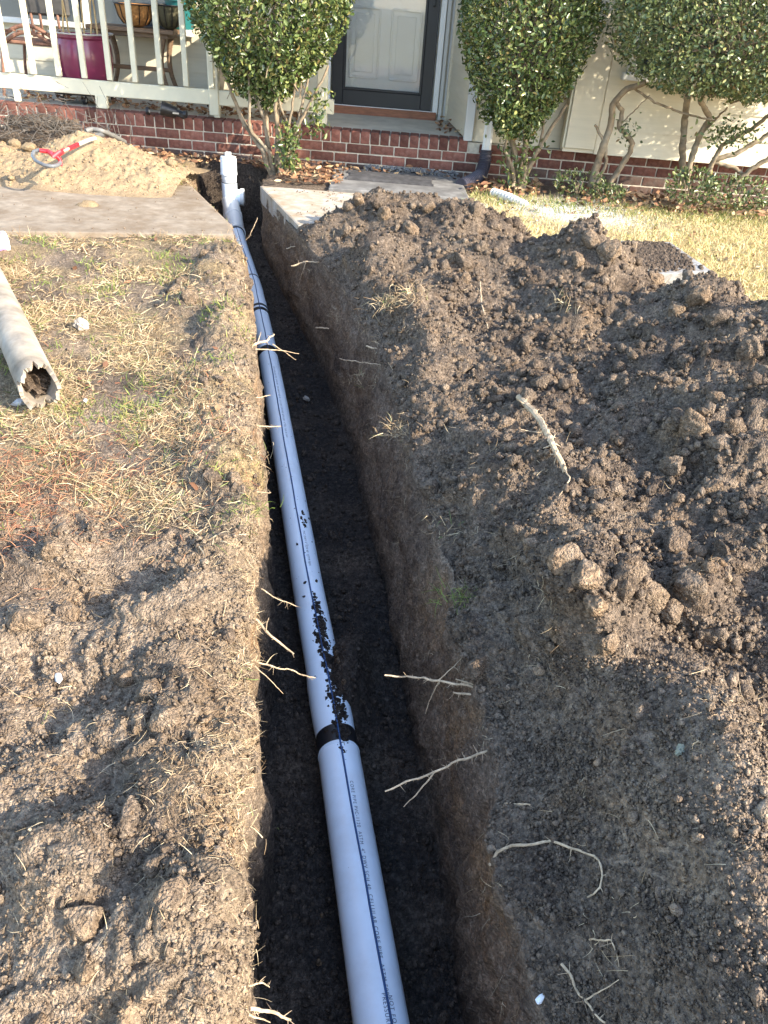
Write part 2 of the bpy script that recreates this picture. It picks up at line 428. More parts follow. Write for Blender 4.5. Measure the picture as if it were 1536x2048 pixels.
c2 = colsof(2); t = (np.arange(1, NF)/NF)[None]
Z[:, c2] = fz[:, None]+.05*np.clip(t-.8, 0, 1)**1.5*4*.25+.03*np.exp(-t/.06)*0
c3 = colsof(3); t = (np.arange(NWR)/(NWR-1))[None]
Z[:, c3] = fz[:, None]+.02+(zrr-fz-.02)[:, None]*t
# soil fallen against the right side of the pipe
sp = Pz(690, 1335, -.47)
Z[:, c2] += (.185*np.exp(-.5*(((X[:, c2]-sp[0]-.004)/.05)**2+((Y[:, c2]-sp[1])/.13)**2)))*Dp[:, None]
Z[:, c2] += (.05*np.exp(-.5*(((X[:, c2]-XRfl(Y[:, c2])+.05)/.07)**2+((Y[:, c2]-2.2)/.3)**2)))*Dp[:, None]
# dip rounded rims
lz = colsof(0); Z[:, lz] -= .022*np.exp(-np.maximum(xl[:, None]-X[:, lz], 0)/.022)*Dp[:, None]
rz = colsof(4); Z[:, rz] -= .03*np.exp(-np.maximum(X[:, rz]-xr[:, None], 0)/.04)*Dp[:, None]
# ground lies lower beneath the slabs
us = inpoly(X, Y, SLAB_L) | inpoly(X, Y, SLAB_R) | inpoly(X, Y, STOOP)
us &= ((REG == 0) | (REG == 4))[None]
P = np.stack([X, Y, Z], 2)
def normals(P):
    du = np.gradient(P, axis=1); dv = np.gradient(P, axis=0)
    n = np.cross(du, dv); n /= np.linalg.norm(n, axis=2)[..., None]+1e-9; return n
N = normals(P)
seg = np.linalg.norm(np.diff(P, axis=1), axis=2); U = np.concatenate([np.zeros((NR, 1)), np.cumsum(seg, 1)], 1)
U = U-U[:, NLT-1:NLT]
A = Y*1.0
# noise coordinates follow the surface
hi = (REG == 1) | (REG == 3)
L1, C1 = lumps(U, A, .10, 1); L2, C2 = lumps(U, A, .042, 2); L3, C3 = lumps(U, A, .019, 3); L4, _ = lumps(U, A, .0095, 4)
big = fbm(U*3.1, A*3.1, 4, 21); med = fbm(U*9, A*9, 4, 22); fin = fbm(U*30, A*30, 4, 23)
mask = sm(-.25, .35, fbm(U*4.3+5, A*4.3, 3, 24)); mask2 = sm(-.2, .3, fbm(U*6+9, A*6, 3, 25))
PH = np.where(REG[None] == 4, pile_h(X, Y)*sm(-.03, .22, X-xr[:, None]), 0)
soilR = np.maximum(sm(.025, .07, PH+.02*med), sm(.5, .25, X-xr[:, None]+.1*med)*sm(5.25, 5.0, Y))                       # right: spoil against lawn
fineR = sm(.0, .25, .95-Y-.0)+sm(1.25, .9, Y)*sm(.75, .55, X)
fineR = np.clip(sm(1.35, 1.1, Y+.6*np.maximum(X-.6, 0))*1.0, 0, 1)
nearL = sm(2.05, 1.65, Y+.12*big)
D = np.zeros_like(X)
def reg(r): return (REG == r)[None]
rimL = np.exp(-np.maximum(xl[:, None]-X, 0)/.10)
lipL = np.exp(-.5*((xl[:, None]-X-.08)/.13)**2)*sm(1.5, 2.0, Y)*(1-sm(4.5, 4.8, Y))
D = np.where(reg(0), nearL*(.036*L1*mask+.012*L2*(.15+.85*mask2)+.006*L3*(.3+.7*mask)+.0025*L4+.030*big+.012*med)
             + (1-nearL)*(.008*L1*mask+lipL*(.014*L1*mask+.014*L2)+(.004+.012*rimL*mask)*L2+.005*L3*(.3+.7*mask2)+.002*L4+.012*big+.006*med), D)
D = np.where(reg(4), soilR*((1-fineR)*(.024*L1*mask**1.5+.016*L2*(.25+.75*mask2)+.008*L3+.004*L4+.055*big+.022*med)
             + fineR*(.004*L1*mask+.004*L2*mask2+.0055*L3*mask2+.0035*L4+.02*big+.007*med))
             + (1-soilR)*(.012*big+.004*med+.003*L3), D)
Uw = U*.35
Lw, Cw = lumps(Uw, A, .045, 7)
streak = fbm(U*6, A*40, 3, 41)
D = np.where(reg(3), .022*big+.009*med+.006*Lw*mask+.0025*L4+.010*streak+.004*L3*mask+.012*L2*mask2*sm(2.2, 3.2, Y), D)
D = np.where(reg(1), .016*big+.010*med+.010*L2*mask+.004*L3+.004*streak, D)
D = np.where(reg(2), .012*big+.006*med+.012*L2*mask+.007*L3*mask2+.0035*L4, D)
fadeT = 1-.85*np.exp(-np.abs(U)/.012)*0
D = D*np.where(us, 0.15, 1.0)
for cb in (NLT-1, int(np.where(REG == 1)[0][-1]), int(np.where(REG == 3)[0][0]), int(np.where(REG == 3)[0][-1])):   # no step where two kinds of surface meet
    for _ in range(6):
        D[:, cb-7:cb+8] = (D[:, cb-8:cb+7]+2*D[:, cb-7:cb+8]+D[:, cb-6:cb+9])/4
        N[:, cb-7:cb+8] = (N[:, cb-8:cb+7]+2*N[:, cb-7:cb+8]+N[:, cb-6:cb+9])/4
N /= np.linalg.norm(N, axis=2)[..., None]+1e-9
P = P+N*D[..., None]
P[..., 2] -= np.where(us, .07, 0)
# crisp peak on the far mound and ragged crest
N = normals(P)
# where a line of sight meets the finished surface (used to lay loose things on it)
_v = P.reshape(-1, 3)-CAM; _d = _v@Fv; _ok = _d > .3; _u = np.where(_ok, 768+FPX*(_v@Rv)/np.where(_ok, _d, 1), -9e3); _w = np.where(_ok, 1024-FPX*(_v@Uv)/np.where(_ok, _d, 1), -9e3)
def hit(px, py):
    for rad in (5, 9, 16, 30, 60):
        k = np.where((np.abs(_u-px) < rad) & (np.abs(_w-py) < rad))[0]
        if len(k): return P.reshape(-1, 3)[k[np.argmin(_d[k])]].copy()
    return Pz(px, py, 0)
# attributes
moist = np.zeros_like(X); clay = np.zeros_like(X); straw = np.zeros_like(X); dust = np.zeros_like(X)
moist = np.where(reg(0), nearL*np.clip(.16+.60*big-.2*rimL+.25*(C1-.5)+.12*(C2-.5), 0, 1)+(1-nearL)*np.clip(.34+.6*big+.2*med, .05, .9), moist)
straw = np.where(reg(0), (1-nearL)*np.clip(.10+.6*fbm(U*2.6, A*2.6, 4, 51), 0, .35)+rimL*.12, straw)
clay = np.where(reg(0), nearL*np.clip(.9*fbm(U*5, A*5, 3, 52)-.15, 0, .8), clay)
moist = np.where(reg(4), soilR*np.clip(.46+.18*sm(.2, .55, X-xr[:, None])*(1-fineR)+.40*big+.22*(C1-.5)+.18*(C2-.5), .12, 1)+(1-soilR)*.15, moist)
straw = np.where(reg(4), (1-soilR)*.85*sm(.3, .6, X)*sm(6.85, 6.5, Y), straw)
moist = np.where(reg(4) & ((X < .45) | (Y > 6.7)), np.maximum(moist, .6), moist)
clay = np.where(reg(4), soilR*np.clip(.9*fbm(U*4, A*4, 3, 53)-.28, 0, .7), clay)
dd = Pz(1150, 425, .05); dust = np.where(reg(4), (1-soilR)*np.exp(-.5*(((X-dd[0])/.36)**2+((Y-dd[1])/.28)**2))*1.1, dust)
dep = np.where(hi[None], (P[..., 2]-fz[:, None])/(np.maximum(zrr, zrl)-fz+1e-3)[:, None], 0)
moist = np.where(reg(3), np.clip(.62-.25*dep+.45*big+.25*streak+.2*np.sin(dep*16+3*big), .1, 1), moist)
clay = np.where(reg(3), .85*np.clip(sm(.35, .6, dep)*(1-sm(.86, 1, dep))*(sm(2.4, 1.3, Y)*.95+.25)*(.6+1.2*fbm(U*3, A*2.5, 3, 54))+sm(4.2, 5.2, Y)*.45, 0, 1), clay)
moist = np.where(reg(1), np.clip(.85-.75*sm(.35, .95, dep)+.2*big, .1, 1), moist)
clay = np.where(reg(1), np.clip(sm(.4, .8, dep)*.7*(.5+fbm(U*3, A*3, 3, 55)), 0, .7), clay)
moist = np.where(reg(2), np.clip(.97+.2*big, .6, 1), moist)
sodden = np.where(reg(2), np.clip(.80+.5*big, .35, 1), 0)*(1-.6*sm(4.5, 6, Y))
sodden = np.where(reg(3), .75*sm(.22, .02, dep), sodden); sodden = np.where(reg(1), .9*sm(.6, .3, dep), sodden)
vid = np.arange(NR*NCOL).reshape(NR, NCOL)
def sub_sheet(name, c0, cN, r0=0, rN=None):
    rN = NR if rN is None else rN
    ids = vid[r0:rN, c0:cN+1]; pv = P[r0:rN, c0:cN+1].reshape(-1, 3); h, wd = ids.shape
    k = np.arange(h*wd).reshape(h, wd)
    q = np.stack([k[:-1, :-1], k[:-1, 1:], k[1:, 1:], k[1:, :-1]], -1).reshape(-1, 4)
    me = mesh_np(name, pv, quad=q)
    for nm, arr in (('sodden', sodden), ('moist', moist), ('clay', clay), ('straw', straw), ('dust', dust)): fattr(me, nm, arr[r0:rN, c0:cN+1].ravel())
    return tag(link_mesh(name, me, SOIL, None, True), kind='structure')
cT0 = NLT-1; cT1 = int(colsof(3)[-1])
lawn = sub_sheet('ground', 0, cT0)
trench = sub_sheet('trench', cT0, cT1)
heap = sub_sheet('spoil_heap', cT1, NCOL-1)
lawn['label'] = 'trodden lawn and tracked soil left of the trench'
trench['label'] = 'narrow deep trench with cut soil walls and dark floor'
heap['label'] = 'bank of dug dark soil right of the trench running out into lawn'
m_ = MB(); m_.box((0, 45, -.3), (160, 75, .2)); m_.box((0, -44, -.12), (160, 83, .2)); m_.box((-48, 3, -.13), (64, 12, .2)); m_.box((48, 3, -.13), (64, 12, .2))
far = m_.build('terrain', simple('far_lawn', (.22, .18, .07), .95, .3, 2)); tag(far, kind='structure')

# ------------------------------------------------------------------ soil crumbs and clods
def ico(sub, seed, amp=.22, aniso=True):
    bm = bmesh.new(); bmesh.ops.create_icosphere(bm, subdivisions=max(1, sub), radius=1) if sub else bmesh.ops.create_cube(bm, size=1.5); bmesh.ops.triangulate(bm, faces=bm.faces)
    r = np.random.default_rng(seed); v = np.array([q.co[:] for q in bm.verts]); f = [[q.index for q in ff.verts] for ff in bm.faces]; bm.free()
    dirs = r.normal(size=(9, 3)); dirs /= np.linalg.norm(dirs, axis=1)[:, None]
    k = np.ones(len(v))
    for dd_ in dirs: k += amp*r.uniform(-.6, .7)*np.clip(v@dd_-.35, 0, 1)*2
    if sub >= 3:
        th = np.arctan2(v[:, 1], v[:, 0])*np.sqrt(np.clip(1-v[:, 2]**2, .05, 1)); q1, _ = lumps(th+seed, v[:, 2]*1.3, .55, seed); q2, _ = lumps(th, v[:, 2]*1.3+seed, .24, seed+1); q3, _ = lumps(th, v[:, 2]*1.3+seed, .11, seed+2)
        k += .34*q1+.17*q2+.08*q3-.25
    if sub >= 2:
        k += amp*.55*(fbm(v[:, 0]*2.2+seed, v[:, 1]*2.2+v[:, 2]*1.7, 3, seed))
        k += amp*.35*(fbm(v[:, 1]*5+seed, v[:, 2]*5-v[:, 0]*4, 3, seed+3))
    k += amp*(.75 if sub < 2 else .09)*r.uniform(-1, 1, len(v))
    v = v*k[:, None]
    if aniso: v *= r.uniform(.55, 1.25, 3)
    return v, np.array(f)
def rotmats(n, r):
    q = r.normal(size=(n, 4)); q /= np.linalg.norm(q, axis=1)[:, None]; a, b, c, d = q.T
    return np.stack([np.stack([1-2*(c*c+d*d), 2*(b*c-a*d), 2*(b*d+a*c)], -1), np.stack([2*(b*c+a*d), 1-2*(b*b+d*d), 2*(c*d-a*b)], -1), np.stack([2*(b*d-a*c), 2*(c*d+a*b), 1-2*(b*b+c*c)], -1)], 1)
def crumbs(name, pos, size, mo, cl, parent, variants, sub, mat=None, label=None, sod=0):
    n = len(pos); V = []; Fc = []; mo_ = []; cl_ = []; off = 0
    which = RNG.integers(0, variants, n)
    for k in range(variants):
        idx = np.where(which == k)[0]
        if not len(idx): continue
        bv, bf = ico(sub, 100+k, .30)
        R = rotmats(len(idx), RNG)
        vv = np.einsum('nij,vj->nvi', R, bv)*size[idx][:, None, None]
        vv = vv+pos[idx][:, None]
        V.append(vv.reshape(-1, 3)); Fc.append((bf[None]+(np.arange(len(idx))*len(bv))[:, None, None]+off).reshape(-1, 3)); off += len(idx)*len(bv)
        mo_.append(np.repeat(mo[idx], len(bv))); cl_.append(np.repeat(cl[idx], len(bv)))
    me = mesh_np(name, np.concatenate(V), tri=np.concatenate(Fc))
    if mat is None:
        fattr(me, 'moist', np.concatenate(mo_)); fattr(me, 'clay', np.concatenate(cl_)); z0 = np.zeros(len(me.vertices)); fattr(me, 'sodden', z0+sod); fattr(me, 'straw', z0); fattr(me, 'dust', z0)
    o = link_mesh(name, me, mat or SOIL, parent); tag(o, label, None, None, 'stuff'); return o
cell = np.zeros_like(X)
da = np.linalg.norm(np.cross(np.gradient(P, axis=1), np.gradient(P, axis=0)), axis=2)
inview = (np.abs(X-.0) < .5+.55*np.maximum(Y, .3)) & (Y > .35) & (Y < 6.9)
def sample(wgt, n):
    p = (wgt*inview).ravel(); p = p/p.sum(); i = RNG.choice(p.size, n, p=p); return i
# density falls with distance like the eye resolves it
vis = 1/(Y**2+2.2)
Pf = P.reshape(-1, 3); Nf = N.reshape(-1, 3)
def scatter(name, wgt, n, r0, r1, pw, parent, sub=1, label=None, mo_add=0, sod=0):
    i = sample(wgt*da*vis, n)
    u = RNG.random(n); s = r0*(1-u*(1-(r1/r0)**(-pw)))**(-1/pw)
    s = s*(.75+.22*Pf[i, 1])
    pos = Pf[i]+Nf[i]*(s*.30)[:, None]+RNG.normal(size=(n, 3))*.002
    mo = np.clip(moist.ravel()[i]+RNG.normal(size=n)*.16-.10+mo_add, 0, 1); cl = np.clip(clay.ravel()[i]*RNG.uniform(0, 1.3, n), 0, 1)
    return crumbs(name, pos, s, mo, cl, parent, 10, sub, None, label, sod)
clump = sm(-.15, .35, fbm(U*7, A*7, 3, 71))+.12
scatter('soil_crumbs', reg(4)*soilR*(.25+clump)*(1-.25*fineR), 14000, .0026, .014, 2.1, heap, 1, 'loose dark crumbs over the dug soil bank')
scatter('soil_crumbs', reg(0)*(nearL*1.0+.28*rimL+.6*lipL+.06)*(.15+clump), 9500, .0024, .011, 2.3, lawn, 1, 'loose crumbs over the left bank')
scatter('soil_crumbs', reg(4)*soilR*(.1+clump**2)*(1-.9*fineR)*sm(.1, .4, X-xr[:, None]), 5000, .005, .022, 1.9, heap, 1, 'coarse crumbs in the hollow of the dug soil bank')
scatter('soil_crumbs', reg(4)*soilR*(.3+clump)*(.35+fineR), 36000, .0018, .0055, 1.8, heap, 0, 'fine soil grains over the dug soil bank')
scatter('soil_crumbs', reg(0)*(nearL+.2*rimL+.4*lipL)*(.25+clump), 14000, .0012, .004, 1.6, lawn, 0, 'fine soil grains over the left bank')
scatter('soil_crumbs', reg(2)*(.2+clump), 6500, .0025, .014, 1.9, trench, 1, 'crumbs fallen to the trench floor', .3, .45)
# clods big enough to pick apart: pieces of the bank they lie on
def broken(seed):
    # a broken lump: hull of a few scattered points, subdivided and roughened
    r = np.random.default_rng(seed); bm = bmesh.new()
    for _ in range(15):
        d = r.normal(size=3); d /= np.linalg.norm(d); bm.verts.new([float(c) for c in d*r.uniform(.78, 1.08)*np.array([1.1, .95, .8])])
    h = bmesh.ops.convex_hull(bm, input=list(bm.verts)); bmesh.ops.delete(bm, geom=[q for q in h['geom_interior'] if isinstance(q, bmesh.types.BMVert)], context='VERTS')
    for _ in range(3):
        bmesh.ops.subdivide_edges(bm, edges=list(bm.edges), cuts=1, use_grid_fill=True)
        if _ < 2: bmesh.ops.smooth_vert(bm, verts=list(bm.verts), factor=.28, use_axis_x=True, use_axis_y=True, use_axis_z=True)
    bmesh.ops.triangulate(bm, faces=bm.faces); bm.verts.index_update()
    v = np.array([q.co[:] for q in bm.verts]); f = np.array([[q.index for q in ff.verts] for ff in bm.faces]); bm.free()
    n = v/np.linalg.norm(v, axis=1)[:, None]; a = v[:, 0]+.7*v[:, 2]; b = v[:, 1]-.6*v[:, 2]
    q1, _c = lumps(a+seed, b, .30, seed); q2, _c = lumps(a, b+seed, .13, seed+1)
    v = v+n*(.10*q1+.055*q2+.07*fbm(a*3+seed, b*3, 3, seed)-.06)[:, None]
    return v, f
clod_me = []
for k in range(12):
    v, f = broken(300+k); me = mesh_np('clod', v, tri=f)
    for nm, val in (('moist', [.55, .75, .35][k % 3]), ('clay', [0, .1, .35][k % 3]), ('straw', 0), ('dust', 0)): fattr(me, nm, np.full(len(v), val))
    me.materials.append(SOIL); me.polygons.foreach_set('use_smooth', np.ones(len(me.polygons), bool)); clod_me.append(me)
dark_clods = []
for k in range(4):
    me = clod_me[k].copy(); fattr(me, 'sodden', np.full(len(me.vertices), .75)); dark_clods.append(me)
def clods(wgt, n, r0, r1, parent):
    i = sample(wgt*da*vis, n)
    for j in i:
        s = r0*(1-RNG.random()*(1-(r1/r0)**-1.6))**(-1/1.6)*(.8+.12*Pf[j, 1])
        o = bpy.data.objects.new('clod', clod_me[RNG.integers(0, 12)] if parent is not trench else dark_clods[RNG.integers(0, 4)]); COL.objects.link(o); o.parent = parent
        o.location = [float(v) for v in Pf[j]+Nf[j]*s*.05]; o.rotation_euler = [float(v) for v in RNG.uniform(0, 6.28, 3)]
        o.scale = [float(s*v) for v in RNG.uniform(.7, 1.25, 3)]
clods(reg(4)*soilR*(clump**2)*(1-.85*fineR)*(1+2.5*sm(.25, .6, X-xr[:, None]))*sm(.9, 1.2, Y), 262, .016, .058, heap)
clods(reg(0)*nearL*clump, 110, .010, .034, lawn)
clods(reg(0)*(1-nearL)*lipL*clump, 60, .010, .03, lawn)
clods(reg(2)*clump, 40, .010, .028, trench)
def clod_at(px, py, s, parent, k=0, sc3=(1, 1, 1), lift=.06, z=None):
    p = hit(px, py) if z is None else Pz(px, py, z)
    o = bpy.data.objects.new('clod', clod_me[k]); COL.objects.link(o); o.parent = parent
    o.location = [float(p[0]), float(p[1]), float(p[2]+s*lift)]; o.rotation_euler = [float(v) for v in RNG.uniform(0, 6.28, 3)]; o.scale = [s*v for v in sc3]
for a in [(1085, 760, .055, 0), (1050, 800, .06, 3), (990, 800, .04, 1), (1390, 850, .075, 2), (1460, 860, .055, 4), (1430, 800, .04, 5), (1150, 860, .035, 6), (1425, 980, .045, 8), (1340, 935, .05, 9), (1190, 960, .05, 10),
          (1440, 1110, .05, 1), (1380, 1170, .045, 0), (1300, 1200, .06, 2), (1340, 1230, .045, 5), (1415, 1280, .035, 8), (1280, 1420, .028, 3), (1450, 1450, .03, 4), (1130, 1120, .05, 11), (1170, 1150, .05, 2), (1190, 1210, .04, 5), (1210, 1290, .035, 8),
          (720, 400, .06, 2), (770, 430, .07, 5), (860, 420, .06, 8), (950, 420, .07, 3), (990, 450, .06, 0), (1180, 480, .07, 5), (1215, 510, .08, 8), (1150, 520, .06, 2), (1400, 600, .07, 11), (1350, 620, .06, 2), (1440, 640, .07, 0), (1500, 700, .08, 3)]:
    clod_at(a[0], a[1], a[2], heap, a[3])
for a in [(100, 1100, .045, 2), (60, 1240, .05, 5), (140, 1230, .045, 8), (250, 1350, .04, 2), (300, 1390, .05, 5), (330, 1440, .04, 11), (345, 580, .06, 0), (380, 600, .06, 2), (365, 560, .05, 3), (430, 950, .045, 4), (180, 1840, .05, 2), (340, 1790, .04, 5), (170, 1940, .028, 8), (250, 1640, .04, 3)]:
    clod_at(a[0], a[1], a[2], lawn, a[3])

# ------------------------------------------------------------------ concrete slabs
def slab(name, poly, z0, z1, mat, label, rough_edge=None, res=.05, tilt=None):
    # top and bottom follow the outline; the outline is subdivided and the underside made uneven
    pts = []
    n = len(poly)
    for i in range(n):
        a = np.array(poly[i]); b = np.array(poly[(i+1) % n]); k = max(1, int(np.linalg.norm(b-a)/res))
        for j in range(k): pts.append(a+(b-a)*j/k)
    pts = np.array(pts); m = len(pts); cen = pts.mean(0)
    jag = .006*vn(pts[:, 0]*30, pts[:, 1]*30, 5)
    top = np.c_[pts, np.full(m, z1)]; inn = np.c_[cen+(pts-cen)*.985, np.full(m, z1+.004)]
    bot = np.c_[pts+(pts-cen)*jag[:, None], z0+.03*fbm(pts[:, 0]*7, pts[:, 1]*7, 3, 9)]
    V = np.concatenate([inn, top, bot]); F = [tuple(range(m)), tuple(range(2*m, 3*m))[::-1]]
    for i in range(m):
        j = (i+1) % m; F += [(i, m+i, m+j, j), (m+i, 2*m+i, 2*m+j, m+j)]
    if tilt is not None: V = (V-np.append(cen, z1)) @ np.array(tilt.to_3x3()).T+np.append(cen, z1)
    mb = MB(); mb.add(V, F); o = mb.build(name, mat)
    return tag(o, label, 'concrete slab')
slab('walkway_slab', SLAB_L, -.06, .058, CONC, 'soil stained concrete walkway slab left of the trench with the sandy heap on it')
slab('walkway_slab', SLAB_R, -.055, .062, CONCW, 'pale walkway slab right of the trench with bright saw-cut edge')
slab('stoop_slab', STOOP, -.02, .078, PAD, 'grey weathered slab at the foot of the brick porch below the door')
# dark worn mat on the stoop
a_ = Pz(705, 325, .09); b_ = Pz(868, 347, .09)
mb = MB()
for k in range(7): mb.box(((a_[0]+b_[0])/2+random.uniform(-.01, .01), 6.62+.052*k, .087+random.uniform(-.001, .002)), (.70+random.uniform(-.03, .03), .047, .012), bev=.003)
tag(mb.build('door_mat', simple('worn_mat', (.045, .043, .045), .9, .5, 20, dirt=(.2, .19, .18), dirt_amt=.4)), 'dark worn ribbed mat lying on the grey stoop slab', 'mat')
# broken slab on the spoil
slab('broken_slab', [(1.28, 4.42), (1.80, 4.60), (1.66, 5.05), (1.34, 5.0)], .03, .135, simple('slab_dirty', (.36, .355, .34), .9, .2, 25, bstr=.4, dirt=(.07, .055, .045), dirt_amt=1.0), 'broken concrete slab with dirt crust lying behind the spoil bank on the lawn', tilt=Matrix.Rotation(math.radians(5), 4, 'X'))

bs = [o for o in bpy.data.objects if o.name.startswith('broken_slab')][0]
cr = np.c_[RNG.normal(1.45, .14, 3200), RNG.normal(4.82, .15, 3200), np.zeros(3200)]; cr = cr[inpoly(cr[:, 0], cr[:, 1], [(1.29, 4.45), (1.76, 4.62), (1.64, 5.03), (1.35, 4.98)])]
cr[:, 2] = .141+(cr[:, 1]-4.77)*.087
crumbs('soil_crust', cr, RNG.uniform(.006, .018, len(cr)), np.full(len(cr), .85), np.zeros(len(cr)), bs, 8, 1)
def litter_slab(poly, z, n, par, mo, wfun, r=(.0015, .006)):
    pv = np.array(poly); q = np.c_[RNG.uniform(pv[:, 0].min(), pv[:, 0].max(), n), RNG.uniform(pv[:, 1].min(), pv[:, 1].max(), n), np.full(n, z)]
    q = q[inpoly(q[:, 0], q[:, 1], poly) & (RNG.random(n) < wfun(q[:, 0], q[:, 1]))]
    crumbs('soil_crumbs', q, RNG.uniform(r[0], r[1], len(q)), np.full(len(q), mo), np.full(len(q), .3), par, 6, 1)
sb = [o for o in bpy.data.objects if o.name.startswith('walkway_slab')]
litter_slab(SLAB_L, .066, 2600, sb[0], .25, lambda x, y: np.clip(-.1+1.2*fbm(x*4, y*4, 3, 5), 0, 1))
litter_slab(SLAB_R, .070, 3000, sb[1], .35, lambda x, y: np.clip(-.2+sm(-.8, -.2, x)+.9*fbm(x*4, y*4, 3, 6), 0, 1))
# ------------------------------------------------------------------ sandy heap on the walkway
def heap_sheet(name, x0, x1, y0, y1, nx, ny, fz_, label, mo, cl, seed=0):
    xs = np.linspace(x0, x1, nx); yy = np.linspace(y0, y1, ny); gx, gy = np.meshgrid(xs, yy)
    z = fz_(gx, gy); a1, c_ = lumps(gx, gy, .09, 80+seed); a2, _ = lumps(gx, gy, .04, 81+seed); a3, _ = lumps(gx, gy, .02, 82+seed)
    k = sm(.05, .12, z); z = z+k*(.022*a1*sm(-.1, .3, vn(gx*5, gy*5, 83))+.009*a2+.005*a3+.02*fbm(gx*4, gy*4, 4, 84)+.008*fbm(gx*16, gy*16, 3, 85))
    pv = np.stack([gx, gy, z], -1).reshape(-1, 3); k = np.arange(nx*ny).reshape(ny, nx)
    q = np.stack([k[:-1, :-1], k[:-1, 1:], k[1:, 1:], k[1:, :-1]], -1).reshape(-1, 4); me = mesh_np(name, pv, quad=q)
    nz = fbm(gx*3, gy*3, 4, 86).ravel()
    fattr(me, 'moist', np.clip(mo+.35*nz, 0, 1)); fattr(me, 'clay', np.clip(cl+.5*nz, 0, 1)); fattr(me, 'straw', np.zeros(nx*ny)); fattr(me, 'dust', np.zeros(nx*ny))
    o = link_mesh(name, me, SOIL_SAND, None, True); tag(o, label, None, None, 'structure'); return o, pv.reshape(ny, nx, 3)
def sand_mat():
    m, n, l, b = M('sandy_clay')
    t = noise_node(n, l, 9, 7, .65); t2 = noise_node(n, l, 90, 6, .7)
    c = ramp(n, l, t.outputs[0], [(.32, (.15, .10, .058)), (.5, (.26, .178, .10)), (.68, (.40, .28, .15))]).outputs[0]
    c = mix(n, l, .45, c, ramp(n, l, t2.outputs[0], [(.3, (.13, .092, .055)), (.7, (.46, .36, .23))]).outputs[0])
    l.new(c, b.inputs['Base Color']); b.inputs['Roughness'].default_value = .95; b.inputs['Specular IOR Level'].default_value = .15
    bump(n, l, t2.outputs[0], b, .7, .008); return m
SOIL_SAND = sand_mat()
def sandz(x, y):
    h = 0
    for (mx, my, mh, a, b) in [(-2.42, 6.15, .30, .30, .28), (-2.05, 6.15, .18, .28, .30), (-2.85, 6.1, .14, .32, .3), (-1.85, 5.98, .13, .18, .24), (-3.2, 6.2, .17, .3, .3), (-2.3, 5.8, .09, .5, .2), (-2.7, 5.72, .055, .9, .16)]:
        h = h+(mh*np.exp(-.5*((x-mx)/a)**2-.5*((y-my)/b)**2))**3
    return np.cbrt(h)+.025
sand, SP = heap_sheet('sandy_heap', -3.6, -1.66, 5.35, 6.85, 230, 180, sandz, 'heap of sandy yellow clay on the walkway beside the cleanout', .1, .6)
i_ = RNG.integers(0, 180*230, 1300); pp = SP.reshape(-1, 3)[i_]; ok = pp[:, 2] > .07; pp = pp[ok]
crumbs('clay_crumbs', pp+np.array([0, 0, .003]), RNG.uniform(.003, .012, len(pp)), np.zeros(len(pp)), np.zeros(len(pp)), sand, 8, 1, SOIL_SAND)
for k, (px, py, s) in enumerate([(32, 308, .06), (60, 315, .045), (10, 318, .05), (255, 300, .04), (170, 385, .05), (345, 340, .035), (20, 345, .035)]):
    p = Pz(px, py, .14); o = bpy.data.objects.new('clod', mesh_np('clay_clod', ico(3, 700+k, .35)[0], tri=ico(3, 700+k, .35)[1])); o.data.materials.append(SOIL_SAND)
    COL.objects.link(o); o.parent = sand; o.location = (float(p[0]), float(p[1]), float(sandz(p[0], p[1]))+.02); o.scale = (s, s*.9, s*.7)

# ------------------------------------------------------------------ drain pipe in the trench
RP = .0572
def axis_pt(y): return np.array([np.interp(y, PIPE_T[:, 0], PIPE_T[:, 1]), y, np.interp(y, PIPE_T[:, 0], PIPE_T[:, 2])-RP])
def yseq(a, b, n): return [axis_pt(a+(b-a)*i/(n-1)) for i in range(n)]
base = axis_pt(1.5)
pipe = thing('drain_pipe', (base[0], base[1], base[2]-RP), 'long white plastic drain pipe with black joint bands along the trench floor', 'pipe')
def run(a, b, r, n=26, seg=40):
    mb = MB(); mb.tube(yseq(a, b, n), r, seg); return mb
def bell(a, b, r):
    P_ = yseq(a, b, 5); mb = MB()
    mb.tube([P_[0], P_[0]+(P_[1]-P_[0])*.05, P_[0]+(P_[1]-P_[0])*.2, P_[1], P_[2], P_[3], P_[4]], [r*.93, r*.985, r, r, r, r, r], 40); return mb
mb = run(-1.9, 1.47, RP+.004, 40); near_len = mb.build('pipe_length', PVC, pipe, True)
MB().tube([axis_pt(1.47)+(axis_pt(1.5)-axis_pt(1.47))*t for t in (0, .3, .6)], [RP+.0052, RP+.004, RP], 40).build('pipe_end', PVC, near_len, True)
run(1.475, 1.54, RP*1.0+.003, 5).build('joint_band', BLACKR, pipe, True)
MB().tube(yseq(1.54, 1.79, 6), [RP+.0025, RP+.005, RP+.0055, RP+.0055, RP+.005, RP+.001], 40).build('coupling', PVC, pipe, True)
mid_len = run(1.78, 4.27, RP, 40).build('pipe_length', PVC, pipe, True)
run(4.27, 4.335, RP+.0035, 4).build('joint_band', BLACKR, pipe, True)
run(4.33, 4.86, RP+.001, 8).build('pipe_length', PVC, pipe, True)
run(4.86, 4.895, RP+.0045, 3).build('joint_band', BLACKR, pipe, True)
run(4.925, 4.955, RP+.0045, 3).build('joint_band', BLACKR, pipe, True)
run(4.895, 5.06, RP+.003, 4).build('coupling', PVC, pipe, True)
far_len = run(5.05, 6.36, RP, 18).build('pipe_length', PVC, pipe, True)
run(5.43, 5.445, RP+.0012, 3).build('joint_band', BLACKR, pipe, True)
run(6.30, 6.345, RP+.007, 3).build('joint_band', BLACKR, pipe, True)
